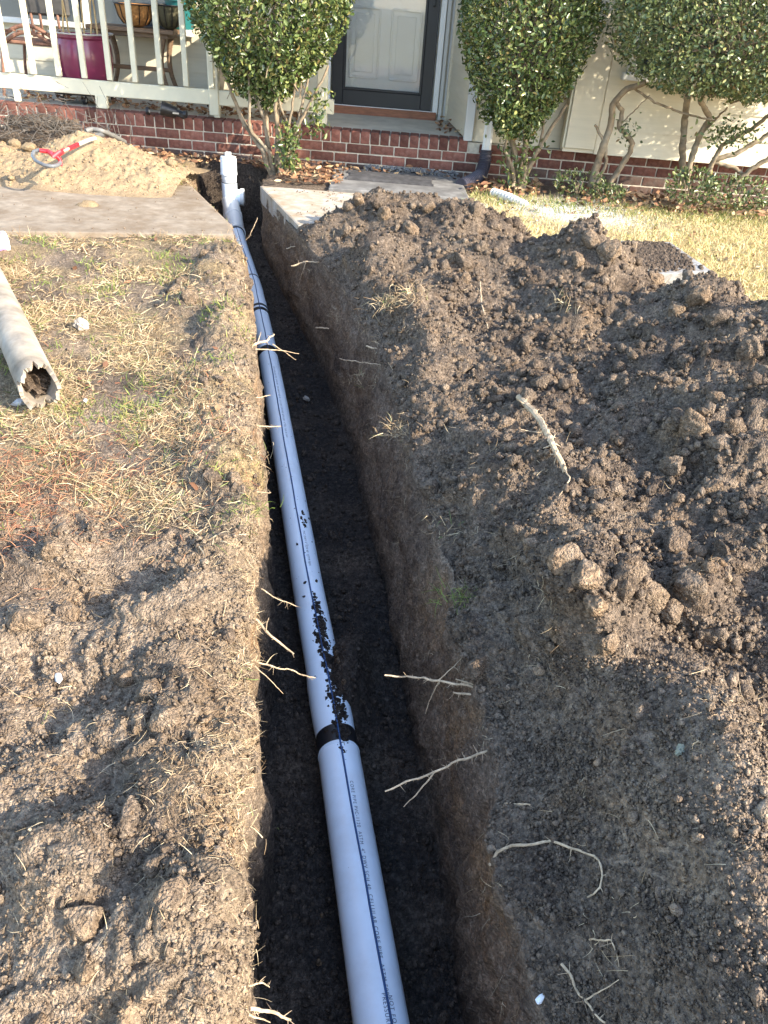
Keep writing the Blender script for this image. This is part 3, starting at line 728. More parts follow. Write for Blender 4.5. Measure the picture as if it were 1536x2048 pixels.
# printing on the near and middle lengths
def pipe_text(body, y0, ang, size, parent, direction=-1):
    cu = bpy.data.curves.new('print', 'FONT'); cu.body = body; cu.size = size; cu.space_character = 1.25
    ob = bpy.data.objects.new('print_source', cu); COL.objects.link(ob); bpy.context.view_layer.update()
    me = bpy.data.meshes.new_from_object(ob.evaluated_get(bpy.context.evaluated_depsgraph_get())); bpy.data.objects.remove(ob)
    bm = bmesh.new(); bm.from_mesh(me); bmesh.ops.triangulate(bm, faces=bm.faces); bm.to_mesh(me); bm.free()
    wl = wloc(parent); off = 0
    co = np.empty(len(me.vertices)*3); me.vertices.foreach_get('co', co); co = co.reshape(-1, 3); out = []
    for x_, y_, _ in co:
        yw = y0-x_; c = axis_pt(yw); th = ang+y_/RP; rr = RP+.0009+.004*(yw < 1.47)
        t = axis_pt(yw+.05)-axis_pt(yw-.05); t /= np.linalg.norm(t); side = np.array([t[1], -t[0], 0]); side /= np.linalg.norm(side); upv = np.cross(side, t)
        out.append(c+rr*(math.sin(th)*side+math.cos(th)*upv)-wl)
    me.vertices.foreach_set('co', np.array(out, np.float32).ravel()); me.update()
    return link_mesh('print', me, INK, parent)
pipe_text('CORE PIPE PVC-1120  ASTM  4" DWV SCH 40  CELLULAR CORE PIPE  ASTM F891', 1.34, .17, .0125, near_len)
pipe_text('NOT FOR', .80, .28, .0125, near_len); pipe_text('PRESSURE', .805, .05, .0125, near_len)
pipe_text('CELLULAR CORE PIPE  ASTM F891   PVC DWV 4" SCH 40   CELLULAR CORE PIPE  ASTM F891   4" PVC   SCH 40 DWV', 4.05, .17, .0125, mid_len)
pipe_text('PVC DWV 4" SCH 40  ASTM F891', 2.5, .17, .0125, mid_len)
# tracer wire on top of the pipe
tw = MB(); pts = []
for y_ in np.linspace(-1.0, 6.34, 170):
    c = axis_pt(y_); t = axis_pt(y_+.03)-axis_pt(y_-.03); t /= np.linalg.norm(t); side = np.array([t[1], -t[0], 0]); side /= np.linalg.norm(side); upv = np.cross(side, t)
    th = np.interp(y_, [.4, .8, 1.2, 1.5, 2.2, 3.5, 5, 6.3], [.28, .22, .06, .04, .0, -.02, .02, .0])+.05*float(vn(np.array(y_*2.3), np.array(.5), 3))+.02*float(vn(np.array(y_*9), np.array(.5), 4))
    rr = RP+.0022+.004*(y_ < 1.47)+np.interp(y_, [1.4, 1.47, 1.56, 1.6, 1.78, 1.82, 4.25, 4.29, 4.33, 4.36, 4.84, 4.87, 5.05, 5.08], [0, .003, .003, .0055, .0055, 0, 0, .0035, .0035, .001, .001, .0045, .003, 0])
    pts.append(c+rr*(math.sin(th)*side+math.cos(th)*upv))
tw.tube(pts, .0027, 6); tag(tw.build('tracer_wire', WIREB, None, True), 'thin dark blue wire lying along the top of the white pipe', 'wire')
# cleanout and fittings at the far end
Q = np.array([-1.50, 6.76])
def zc(py): return float(Py(460, py, Q[1])[2])
el = []
e0 = axis_pt(6.34); e1 = np.array([Q[0], Q[1], -.19])
tdir = axis_pt(6.34)-axis_pt(6.1); tdir /= np.linalg.norm(tdir)
for t in np.linspace(0, 1, 12):
    a = e0+tdir*.18; el.append((1-t)**2*e0+2*t*(1-t)*(a+np.array([0, .02, .03]))+t*t*e1)
mb = MB(); mb.tube(el, [RP+.012, RP+.014]+[RP+.013]*10, 32); elbow = mb.build('elbow', PVCB, pipe, True)
MB().tube([e0-tdir*.03, e0+tdir*.035], [RP+.016, RP+.016], 32).build('hub', PVCB, elbow, True)
MB().tube([el[6]-(el[7]-el[6])*.35, el[6]+(el[7]-el[6])*.35], [RP+.017, RP+.017], 32).build('hub', PVCB, elbow, True)
zt = zc(306)
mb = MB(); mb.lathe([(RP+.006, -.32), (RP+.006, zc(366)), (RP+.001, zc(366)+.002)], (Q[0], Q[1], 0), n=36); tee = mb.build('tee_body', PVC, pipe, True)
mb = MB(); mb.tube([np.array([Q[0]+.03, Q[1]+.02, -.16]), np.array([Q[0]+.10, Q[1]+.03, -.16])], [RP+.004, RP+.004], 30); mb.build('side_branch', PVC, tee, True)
mb = MB(); mb.tube([np.array([Q[0]+.085, Q[1]+.03, -.16]), np.array([Q[0]+.115, Q[1]+.033, -.16])], [RP+.012, RP+.012], 30); mb.build('hub', PVCB, tee, True)
mb = MB(); mb.lathe([(RP+.002, zc(366)-.004), (RP+.0025, zc(364))], (Q[0], Q[1], 0), n=36); mb.build('joint_band', BLACKR, pipe, True)
mb = MB(); mb.lathe([(RP+.002, zc(364)), (RP+.004, zc(363)), (RP+.004, zc(350)), (RP+.008, zc(349.5)), (RP+.0115, zc(349)), (RP+.0115, zc(345)), (RP+.009, zc(344)), (RP+.009, zc(317)), (RP+.007, zc(316))], (Q[0], Q[1], 0), n=36); mb.build('cleanout_adapter', PVCB, pipe, True)
mb = MB(); mb.lathe([(RP+.006, zc(316.2)), (RP+.006, zc(314)), (RP+.003, zc(313))], (Q[0], Q[1], 0), n=36); plug = mb.build('plug', PVCB, pipe, True)
MB().box((Q[0], Q[1], zc(309)), (.045, .045, .036), bev=.004).build('square_head', PVCB, plug)
# dark soil smeared on the pipe
def on_pipe(y_, th, r):
    c = axis_pt(y_); t = axis_pt(y_+.03)-axis_pt(y_-.03); t /= np.linalg.norm(t); side = np.array([t[1], -t[0], 0]); side /= np.linalg.norm(side); upv = np.cross(side, t)
    return c+r*(math.sin(th)*side+math.cos(th)*upv)
NP = 42000; yy_ = RNG.uniform(1.40, 2.75, NP); tt_ = RNG.uniform(-.9, 1.2, NP)
cen = np.interp(yy_, [1.4, 1.55, 1.75, 1.85, 2.0, 2.15, 2.75], [.15, .22, .25, .1, .22, .12, .5]); wid = np.interp(yy_, [1.4, 1.5, 1.62, 1.72, 1.9, 2.05, 2.16, 2.5, 2.58, 2.68], [.05, .35, .42, .30, .40, .34, .0, .0, .22, .0])
f_ = fbm(yy_*34, tt_*6, 4, 77)+.55*fbm(yy_*90, tt_*16, 2, 78); keep = f_ > .06+1.15*((tt_-cen)/(wid+1e-3))**2*.5-.22*(wid > .25)
keep &= (np.abs(tt_-cen) < wid*2.2) & (wid > .07); keep |= (RNG.random(NP) < .002)
ps = []; ss = []
for y_, th in zip(yy_[keep], tt_[keep]):
    ex = .0055 if 1.56 < y_ < 1.79 else (.003 if y_ < 1.56 else .0)
    ps.append(on_pipe(y_, th, RP+ex-.0012)); ss.append(min(.007, .0017*(1-random.random())**-.55))
for _ in range(40):
    y_ = random.uniform(.5, 4.2); ps.append(on_pipe(y_, random.gauss(.2, .4), RP+(.003 if y_ < 1.5 else .0004))); ss.append(random.uniform(.0008, .0022))
crumbs('soil_crumbs', np.array(ps), np.array(ss), np.full(len(ps), .95), np.zeros(len(ps)), trench, 6, 0, None, 'dark soil smeared on the pipe', .7)

# ------------------------------------------------------------------ old pipe pieces on the lawn
def old_pipe():
    a = Pz(90, 826, .0); b = Pz(-60, 490, .0); ax = b-a; ax[2] = 0; L = 1.9; ax /= np.linalg.norm(ax); side = np.array([ax[1], -ax[0], 0]); R1 = .070
    t = thing('old_pipe', (a[0], a[1], .0), 'old grey clay drain pipe with a broken open end on the left lawn', 'pipe')
    c0 = a+np.array([0, 0, R1+.02]); n = 84; m = 40; V = []; F = []
    for lay, rr in ((0, R1), (1, R1-.014)):
        for i in range(m):
            for k in range(n):
                th = 2*math.pi*k/n
                brk = .10*math.exp(-((math.cos(th-.35)-1)**2)/.5)*max(0, math.cos(th-.2))+.05*float(vn(np.array(th*1.9), np.array(.3), 4))+.025*float(vn(np.array(th*7), np.array(.3), 5))+.012*float(vn(np.array(th*19), np.array(.3), 6))+.012*lay*0
                s = (i/(m-1))**1.5*L; s = s+brk*(1-min(1, s/.4))
                r2 = rr*(1+.02*float(vn(np.array(th*1.3+s*2), np.array(s*6), 6)))
                V.append(c0+ax*s+r2*(math.sin(th)*side+np.array([0, 0, math.cos(th)])))
    for lay in (0, 1):
        o = lay*m*n
        for i in range(m-1):
            for k in range(n):
                q = (o+i*n+k, o+i*n+(k+1) % n, o+(i+1)*n+(k+1) % n, o+(i+1)*n+k); F.append(q if lay else q[::-1])
    for k in range(n): F.append((k, (k+1) % n, m*n+(k+1) % n, m*n+k))
    mb = MB(); mb.add(V, F); mt = simple('old_clay_pipe', (.31, .255, .19), .85, .45, 7, spec=.2, bstr=.6, dirt=(.52, .49, .44), dirt_amt=.5)
    mb.build('barrel', mt, t, True)
    sv, sf = ico(4, 55, .4); V2 = sv*np.array([.055, .055, .035]); 
    q = MB(); q.add([c0+ax*(.30+p[0]*3)+side*p[1]+np.array([0, 0, p[2]-.036]) for p in V2], [tuple(f) for f in sf]); o = q.build('packed_soil', SOIL, t, True)
    for nm, vv in (('moist', .75), ('clay', .2), ('straw', 0), ('dust', 0)): fattr(o.data, nm, np.full(len(o.data.vertices), vv))
old_pipe()
a = Pz(14, 484, .06); b = a+np.array([-.30, -.26, 0])
t = thing('pipe_offcut', (a[0], a[1], .0), 'short white pipe offcut with purple primer at the left picture edge', 'pipe')
ax = (b-a)/np.linalg.norm(b-a)
mb = MB(); mb.tube([a+ax*.03, a+ax*.4], RP, 32, cap=False); mb.tube([a+ax*.4, a+ax*.03], RP-.006, 32, cap=False); mb.build('barrel', PVCB, t, True)
mb = MB(); mb.tube([a+ax*.022, a+ax*.26], RP+.0015, 32, cap=False); mb.build('primer_band', simple('purple_primer', (.42, .23, .45), .5, .35, 14), t, True)
mb = MB(); mb.tube([a+ax*.002, a+ax*.022], [RP+.002, RP+.003], 32); mb.build('end_rim', PVCB, t, True)

# ------------------------------------------------------------------ roots, sticks, litter
def wob(pts, n, amp, seed):
    pts = np.array(pts, float); d = np.r_[0, np.cumsum(np.linalg.norm(np.diff(pts, axis=0), axis=1))]; s = np.linspace(0, d[-1], n)
    q = np.stack([np.interp(s, d, pts[:, k]) for k in range(3)], 1)
    for k in range(3): q[:, k] += amp*vn(s*25+seed*3.1, s*0+k*7+seed, 5)+amp*.5*vn(s*70+seed, s*0+k*3, 6)
    return q
def root(px, zs, r0, r1, label, cat='root', branches=(), seed=1, on_ground=False, name='root', mat=None, amp=.004):
    """px: picture points with a height each; real 3D run between them"""
    P3 = [hit(a, b)+np.array([0, 0, z]) if on_ground else Pz(a, b, z) for (a, b), z in zip(px, zs)]
    q = wob(P3, 22, amp, seed); mb = MB(); mb.tube(q, np.linspace(r0, r1*.72, 22)*(1+.28*vn(np.arange(22)*.9, np.zeros(22), seed)), 7)
    for k in range(int(np.linalg.norm(q[-1]-q[0])*90)):
        j = random.randrange(2, 21); dv = np.array([random.gauss(0, 1), random.gauss(0, 1), random.gauss(-.3, .8)]); dv *= random.uniform(.006, .03)*(1+r0*60)*.7/np.linalg.norm(dv)
        mb.tube(wob([q[j], q[j]+dv*.5, q[j]+dv], 5, .002, seed+k), np.linspace(r0*.25, r0*.1, 5), 4, cap=False)
    for (bp, bz, br) in branches:
        B3 = [hit(a, b)+np.array([0, 0, z]) if on_ground else Pz(a, b, z) for (a, b), z in zip(bp, bz)]
        mb.tube(wob(B3, 12, amp*.7, seed+9), np.linspace(br, br*.4, 12), 6)
    o = mb.build(name, mat or ROOTM, None, True); return tag(o, label, cat)
root([(1034, 797), (1075, 850), (1100, 905), (1128, 948)], [.012, .03, .03, .012], .012, .0105, 'thick peeled tan root piece lying on the dark spoil bank', 'root', [([(1100, 880), (1075, 875), (1040, 866)], [.03, .02, .02], .003), ([(1045, 812), (1065, 790)], [.02, .03], .002), ([(1125, 935), (1135, 960), (1115, 990)], [.012, .01, .005], .003)], 2, True, amp=.006)
root([(1040, 1489), (985, 1497), (900, 1530), (840, 1555), (770, 1582)], [-.06, -.05, -.05, -.06, -.08], .0032, .0026, 'forked pale root jutting furthest over the trench from the right wall', 'root', [([(868, 1545), (840, 1580), (808, 1615)], [-.055, -.08, -.1], .0022), ([(955, 1507), (945, 1490)], [-.05, -.04], .0014)], 3)
root([(1000, 1392), (950, 1375), (900, 1365), (840, 1355), (770, 1352)], [-.04, -.04, -.04, -.05, -.05], .0038, .0026, 'straight pale root above the forked one jutting from the right wall', 'root', [([(985, 1385), (940, 1366), (912, 1360)], [-.04, -.03, -.03], .0042), ([(880, 1360), (866, 1385), (851, 1426)], [-.045, -.1, -.16], .0022), ([(875, 1362), (900, 1340), (925, 1315)], [-.045, -.02, -.0], .0016)], 4)
root([(990, 1397), (950, 1390), (906, 1385)], [-.05, -.05, -.06], .0038, .0032, 'short cut root stub just under the straight pale root on the right wall', 'root', [], 5)
root([(1006, 1385), (1000, 1410), (980, 1440)], [0, -.02, -.05], .0022, .0012, 'thin forked rootlet hanging from the right trench rim by the straight root', 'root', [([(1000, 1410), (990, 1445)], [-.02, -.06], .001)], 6)
root([(936, 1088), (970, 1118), (1012, 1170)], [.05, .04, .03], .0018, .003, 'pale twig poking up out of the right bank edge above mid trench', 'root', [([(955, 1105), (935, 1100)], [.045, .05], .0013), ([(985, 1135), (985, 1112)], [.035, .06], .0011)], 7)
root([(975, 1738), (990, 1702), (1020, 1690), (1060, 1692), (1092, 1683), (1140, 1700), (1185, 1712), (1200, 1740), (1192, 1775), (1170, 1802)], [.008]*10, .0032, .0022, 'long bent root lying across the lower right bank', 'root', [([(1140, 1700), (1135, 1725)], [.01, .005], .001)], 8, True)
root([(1118, 1935), (1150, 1985), (1165, 2010), (1210, 2048)], [.008]*4, .0026, .002, 'pale root at the bottom right edge of the picture', 'root', [([(1165, 2005), (1200, 1985), (1230, 1960)], [.01, .01, .01], .0014)], 9, True)
root([(1175, 1880), (1215, 1885), (1230, 1910), (1232, 1935)], [.006]*4, .0018, .0012, 'thin curled rootlet on the lower right bank', 'root', [], 10, True)
root([(1005, 1604), (1055, 1618)], [.0, .02], .0022, .0018, 'short pale rootlet stub at the right rim low down', 'root', [], 11, True)
root([(512, 1240), (540, 1270), (586, 1307)], [-.03, -.045, -.08], .0042, .0028, 'stout pale root jutting from the left rim towards the pipe', 'root', [([(532, 1262), (538, 1235)], [-.04, -.01], .0016)], 12)
root([(508, 1322), (560, 1338), (590, 1342), (630, 1358)], [-.03, -.04, -.06, -.09], .0022, .0016, 'long thin root reaching from the left rim onto the pipe', 'root', [([(508, 1330), (545, 1365), (567, 1387)], [-.03, -.06, -.1], .0014)], 13)
root([(522, 1178), (560, 1200), (598, 1214)], [-.03, -.06, -.09], .0018, .0013, 'thin straight rootlet from the left rim above the stout root', 'root', [], 14)
root([(497, 2017), (540, 2022), (582, 2038)], [-.02, -.04, -.08], .0034, .003, 'pale root stub at the very bottom of the left rim', 'root', [([(498, 2030), (540, 2045)], [-.03, -.08], .002)], 15)
root([(495, 1972), (525, 1965), (540, 1975)], [-.02, -.03, -.05], .0018, .001, 'small forked rootlet low on the left rim', 'root', [([(515, 1968), (530, 1952)], [-.02, -.01], .001)], 16)
root([(470, 1590), (490, 1580), (508, 1573)], [-.0, -.01, -.03], .0022, .0016, 'short root curling over the left rim beside the black joint', 'root', [], 17)
root([(505, 690), (535, 680), (548, 668)], [-.02, -.01, -.01], .006, .004, 'branching pale root over the pipe from the left rim by the far joint', 'root', [([(515, 686), (522, 664)], [-.015, 0], .003), ([(505, 698), (560, 700), (598, 708)], [-.02, -.06, -.12], .003), ([(545, 688), (575, 708), (592, 720)], [-.06, -.1, -.16], .0025)], 18)
root([(503, 793), (520, 795), (541, 790)], [-.02, -.03, -.03], .0028, .0018, 'small root from the left rim beside the far pipe length', 'root', [], 19)
root([(500, 845), (520, 853), (563, 853)], [-.01, -.04, -.06], .003, .002, 'thin pale root reaching over the pipe below the far joints', 'root', [([(500, 820), (522, 836)], [-.02, -.05], .002)], 20)
root([(503, 988), (520, 985), (543, 984)], [-.0, .0, .0], .003, .0022, 'straw coloured stub sticking out over the pipe mid trench', 'root', [], 21)
root([(583, 533), (612, 523), (645, 525), (668, 532)], [-.06, -.03, -.02, -.02], .0048, .003, 'arched pale root crossing in front of the far right trench wall', 'root', [([(612, 523), (600, 560)], [-.03, -.15], .003)], 22)
root([(572, 497), (590, 493), (610, 494)], [-.08, -.07, -.07], .0045, .004, 'short root stub below the cut edge of the walkway slab', 'root', [], 23)
root([(632, 655), (658, 657)], [-.20, -.19], .004, .004, 'stub of root standing out of the right trench wall beyond the joints', 'root', [], 24)
root([(732, 693), (768, 700)], [-.03, -.02], .0045, .0035, 'pale root stub in the right trench rim beside the far joint', 'root', [], 25)
root([(680, 718), (720, 724), (765, 730)], [-.12, -.08, -.03], .0022, .002, 'thin long rootlet lying on the right trench wall beside the far joint', 'root', [], 26)
root([(955, 567), (960, 610), (972, 660)], [.02, .02, .02], .004, .003, 'slender root standing on the spoil slope left of the pointed mound', 'root', [], 27, True)
root([(515, 436), (500, 470), (492, 480)], [-.0, -.12, -.16], .003, .004, 'thin stick leaning in the trench by the walkway slab', 'root', [], 28)
root([(660, 1545), (640, 1555), (625, 1560)], [-.5, -.5, -.52], .001, .001, 'hair root', 'root', [], 29) if False else None

def strands(name, pos, nrm, length, width, mat, parent=None, curl=.5, lie=0.0, seg=3, label=None, kind='stuff', droop=0.0, bias=None):
    n = len(pos); r = RNG
    d = nrm*(1-lie)+r.normal(size=(n, 3))*(.35+.75*lie)
    if bias is not None: d = d+np.array(bias)
    if lie > .5: d = d-nrm*(np.sum(d*nrm, 1)*lie)[:, None]+nrm*.12
    d /= np.linalg.norm(d, axis=1)[:, None]
    w_ = np.cross(d, r.normal(size=(n, 3))); w_ /= np.linalg.norm(w_, axis=1)[:, None]
    b = r.normal(size=(n, 3))*curl
    V = []; p = pos.copy()
    for k in range(seg+1):
        f = k/seg; wd = (width*(1-.75*f))[:, None]
        V.append(p-w_*wd); V.append(p+w_*wd)
        dd = d+b*f+np.array([0, 0, -droop])*f; dd /= np.linalg.norm(dd, axis=1)[:, None]; p = p+dd*(length/seg)[:, None]
    V = np.stack(V, 1).reshape(-1, 3); q = []
    for k in range(seg): q.append(np.array([2*k, 2*k+1, 2*k+3, 2*k+2]))
    q = np.array(q)[None]+(np.arange(n)*(2*(seg+1)))[:, None, None]
    me = mesh_np(name, V, quad=q.reshape(-1, 4)); o = link_mesh(name, me, mat, parent); return tag(o, label, None, None, kind)
def pick(wgt, n):
    i = sample(wgt*da*vis, n); return Pf[i]+RNG.normal(size=(n, 3))*np.array([.004, .004, 0]), Nf[i]
far_k = lambda p: (.7+.22*p[:, 1])
strawmask = np.clip(.25+1.3*fbm(U*2.2, A*2.2, 4, 91), 0, 1)*(1-us)*(1-.8*np.clip(lipL*1.3, 0, 1))
p, n_ = pick(reg(0)*(1-nearL)*strawmask*(1-.7*rimL), 24000)
strands('dry_grass', p+n_*.003, n_, RNG.uniform(.02, .07, len(p)), .0009*far_k(p)*1.3, STRAW, None, .7, .8, 3, 'matted dry straw grass over the left lawn')
p, n_ = pick(reg(0)*(1-nearL)*np.clip(fbm(U*3, A*3, 3, 95)-.12, 0, 1)*(1-us)*(1-rimL), 2600)
strands('green_grass', p, n_, RNG.uniform(.02, .05, len(p)), .0011*far_k(p)*1.3, GREENG, None, .5, .35, 2, 'tufts of surviving green grass on the left lawn')
p, n_ = pick((reg(0)*rimL**2+reg(1)*.25*sm(.6, 1, dep))*np.clip(strawmask*1.4-.25, .02, 1), 3000)
strands('rim_fibres', p, n_, RNG.uniform(.008, .035, len(p)), .0006*far_k(p)*1.2, FIBRE, trench, .9, .6, 4, 'fine root fibres fringing the left trench rim', droop=.5, bias=(.35, 0, 0))
p, n_ = pick((reg(3)*sm(.25, 1, dep)*.8+reg(4)*np.exp(-np.maximum(X-xr[:, None], 0)/.08)*.5)*np.clip(fbm(U*6, A*6, 3, 96)+.1, 0, 1)*(.25+sm(2, 3, Y)), 1300)
strands('rim_fibres', p, n_, RNG.uniform(.012, .05, len(p)), .0005*far_k(p)*1.2, FIBRE, trench, .9, .55, 4, 'fine root fibres on the right trench wall', droop=.4)
p, n_ = pick(reg(4)*soilR*np.clip(fbm(U*5, A*5, 3, 97)-.05, 0, 1), 1500)
strands('rootlets', p+n_*.004, n_, RNG.uniform(.01, .05, len(p)), .0006*far_k(p)*1.1, FIBRE, heap, .9, .8, 4, 'scattered fine rootlets on the dug soil')
p, n_ = pick(reg(0)*nearL*(.3+rimL), 1500)
strands('rootlets', p+n_*.004, n_, RNG.uniform(.01, .045, len(p)), .0006*far_k(p), FIBRE, lawn, .9, .75, 4, 'scattered fine rootlets on the left bank')
lawnR = reg(4)*(1-soilR)*(1-us)*sm(6.75, 6.4, Y)*sm(.35, .6, X)
ii = sample(lawnR*da*(1-np.clip(dust, 0, .8)), 28000); p = Pf[ii]; n_ = Nf[ii]
strands('golden_grass', p, n_, RNG.uniform(.02, .055, len(p)), np.full(len(p), .0024), GOLD, None, .5, .35, 2, 'short golden winter grass on the lawn behind the spoil bank')
ii = sample(lawnR*da*sm(5.9, 6.5, Y), 2500); p = Pf[ii]; n_ = Nf[ii]
strands('green_grass', p, n_, RNG.uniform(.03, .08, len(p)), np.full(len(p), .0024), GREENG, None, .4, .2, 2, 'green grass along the edge of the shrub bed')
REDST = island_mat('red_thatch', [(0, (.14, .05, .03)), (.5, (.30, .13, .07)), (1, (.45, .27, .15))], .8, .2)
pc_ = Pz(40, 990, 0); pc2 = Pz(250, 900, 0)
p, n_ = pick(reg(0)*(np.exp(-.5*(((X-pc_[0])/.16)**2+((Y-pc_[1])/.17)**2))+.25*np.exp(-.5*(((X-pc2[0])/.3)**2+((Y-pc2[1])/.3)**2))), 2600)
strands('red_thatch', p+n_*.004, n_, RNG.uniform(.02, .06, len(p)), .0011*far_k(p), REDST, None, .7, .8, 3, 'reddish brown dead thatch at the left picture edge')
# grass tufts hanging on the right rim
for k, (px, py, z, nb, L) in enumerate([(930, 1200, .02, 90, .07), (905, 1060, .02, 60, .05), (800, 860, .02, 110, .07), (780, 610, .03, 140, .08), (720, 760, .0, 60, .06), (1130, 600, .12, 70, .08), (820, 590, .05, 110, .08), (110, 1420, .03, 60, .06), (500, 1010, -.01, 70, .05), (480, 1330, .0, 60, .05), (485, 1650, .0, 60, .04), (495, 900, .0, 60, .05)]):
    c = hit(px, py); pp = c+RNG.normal(size=(nb, 3))*np.array([.025, .025, .008])*(1+.2*c[1]); nn = np.tile([[-.5, -.3, .7]], (nb, 1))
    strands('grass_tuft', pp, nn, RNG.uniform(.3, 1, nb)*L, np.full(nb, .0009*(1+.2*c[1])), STRAW if k not in (0, 8) else GREENG, heap if px > 520 else lawn, .8, .4, 4, None, droop=.6)

# small loose things
def chip(name, px, py, s, col, label, cat, k=0, dz=.0, z=None, flat=.35):
    p = hit(px, py) if z is None else Pz(px, py, z); v, f = ico(1 if 'stone' not in name else 3, 900+k, .5); v = v*np.array([s, s*.6, s*flat]); a = RNG.uniform(0, 6); R = np.array([[math.cos(a), -math.sin(a), 0], [math.sin(a), math.cos(a), 0], [0, 0, 1]])
    mb = MB(); mb.add(v@R.T+p+np.array([0, 0, s*flat*.6+dz]), [tuple(q) for q in f]); return tag(mb.build(name, simple(name+'_mat', col, .6, .2, 40), None), label, cat)
chip('stone', 170, 655, .045, (.36, .31, .25), 'pale rounded stone lying in the left lawn', 'stone', 1, flat=.7)
chip('plastic_shard', 1075, 1995, .014, (.8, .8, .78), 'white curved plastic shard at the bottom of the right bank', 'shard', 2, .004)
chip('plastic_shard', 540, 1756, .016, (.55, .56, .6), 'small grey white scrap on the trench floor left of the pipe', 'shard', 3, .0, -.55)
chip('plastic_shard', 120, 1364, .018, (.48, .48, .48), 'white flake among clods on the left bank', 'shard', 4, .006)
chip('plastic_shard', 176, 800, .022, (.5, .48, .44), 'white flake on the lawn beside the broken old pipe', 'shard', 5, .004)
chip('stone', 1355, 1505, .014, (.20, .21, .16), 'small greenish stone on the lower right bank', 'stone', 6, .004, flat=.6)
chip('stone', 765, 1275, .016, (.38, .34, .30), 'small pale pebble on the trench floor right of the pipe', 'stone', 7, 0, -.56, .7)
chip('stone', 612, 800, .025, (.25, .23, .2), 'small flat stone on the far trench floor beside the pipe', 'stone', 8, 0, -.56, .6)
chip('pipe_shard', 40, 803, .05, (.50, .46, .42), 'fragment of old pipe lying beside its broken end', 'shard', 9, 0, flat=.3)
chip('plastic_shard', 1420, 420, .03, (.1, .1, .1), 'x', 'x') if False else None

def leaves_lit(name, pos, size, label, parent=None):
    n = len(pos); R = rotmats(n, RNG); base = np.array([[0, -1, 0], [.5, -.3, .18], [.38, .45, .1], [0, 1, .22], [-.38, .45, .1], [-.5, -.3, .2], [0, 0, -.03]])
    tiltm = R.copy(); V = np.einsum('nij,vj->nvi', R, base); V[..., 2] *= .55; V = V*size[:, None, None]+pos[:, None]
    f = np.array([[0, 1, 6], [1, 2, 6], [2, 3, 6], [3, 4, 6], [4, 5, 6], [5, 0, 6]]); F = (f[None]+(np.arange(n)*7)[:, None, None]).reshape(-1, 3)
    me = mesh_np(name, V.reshape(-1, 3), tri=F); return tag(link_mesh(name, me, LITTER, parent), label, None, None, 'stuff')
q = []
for (x0, x1, y0, y1, z, n) in [(-1.05, -.55, 6.35, 7.15, .075, 260), (.45, 1.1, 6.55, 7.1, .08, 220), (1.2, 3.3, 6.35, 7.0, .075, 520), (-3.6, -1.9, 6.85, 7.15, .07, 260), (-1.9, -1.2, 6.95, 7.15, .06, 120), (-3.6, -1.0, 7.42, 7.75, .365, 380), (.2, .45, 7.4, 8.2, .36, 60), (-.55, .4, 6.9, 7.15, .085, 50)]:
    q.append(np.c_[RNG.uniform(x0, x1, n), RNG.uniform(y0, y1, n), z+RNG.random(n)**2*.05])
q = np.concatenate(q); leaves_lit('leaf_litter', q, RNG.uniform(.018, .042, len(q)), 'brown fallen leaves along the shrub bed and porch')
i_ = sample(reg(0)*(1-nearL)*da, 60); j_ = sample(lawnR*da, 220)
q = np.concatenate([Pf[i_], Pf[j_]]); leaves_lit('leaf_litter', q+np.array([0, 0, .01]), RNG.uniform(.012, .032, len(q)), 'single brown leaves dropped on the lawn')

# ------------------------------------------------------------------ house
house = thing('house', (0, 8.4, 0), 'cream sided house with red brick porch base and dark storm door', 'house')
YW, YB, ZP = 7.2, 8.4, .36
def brick_mesh(w_, d_, h_, seed):
    bm = bmesh.new(); bmesh.ops.create_cube(bm, size=1); bmesh.ops.scale(bm, vec=(w_, d_, h_), verts=bm.verts)
    bmesh.ops.bevel(bm, geom=list(bm.edges), offset=.004, segments=1, affect='EDGES')
    r = random.Random(seed)
    for v in bm.verts: v.co += Vector((r.uniform(-1, 1), r.uniform(-1, 1), r.uniform(-1, 1)))*.0013
    me = bpy.data.meshes.new('brick'); bm.to_mesh(me); bm.free(); return me
core = MB(); core.box((-.2, YW+.048, .115), (8.0, .103, .45)); fnd = core.build('foundation_wall', MORTAR, house)
def put(me, mat, x, y, z, parent, rz=0):
    o = bpy.data.objects.new('brick', me); COL.objects.link(o); o.parent = parent
    o.location = [float(v) for v in np.array([x, y, z])-wloc(parent)]; o.rotation_euler.z = rz
    if not me.materials: me.materials.append(mat)
    return o
RL = [brick_mesh(.0735, .17, .094, k) for k in range(4)]; ST = [brick_mesh(.1945, .09, .068, 10+k) for k in range(4)]; STD = [brick_mesh(.1945, .09, .068, 20+k) for k in range(4)]
for k in range(50): put(RL[k % 4], BRICK, -3.68+k*.0837, YW+.075+random.uniform(-.002, .002), ZP-.05, fnd)
for c in range(-1, 4):
    z = ZP-.10-.039-c*.078; off = (.1025 if c % 2 else 0)
    for k in range(35):
        x = -3.75+k*.205+off
        if x > 3.35 or (c < 0 and x < .6): continue
        damp = c >= 2 if x < 1 else c >= 1
        put((STD if damp else ST)[(k*7+c) % 4], BRICKD if damp else BRICK, x, YW+.035+random.uniform(-.002, .002), z, fnd)
# porch floor
MB().box((-1.75, (YW+.16+YB)/2, ZP-.06), (4.6, YB-YW-.16, .1)).build('porch_floor', simple('porch_concrete', (.46, .42, .34), .85, .15, 6, bstr=.15, dirt=(.3, .27, .22), dirt_amt=.5), house)
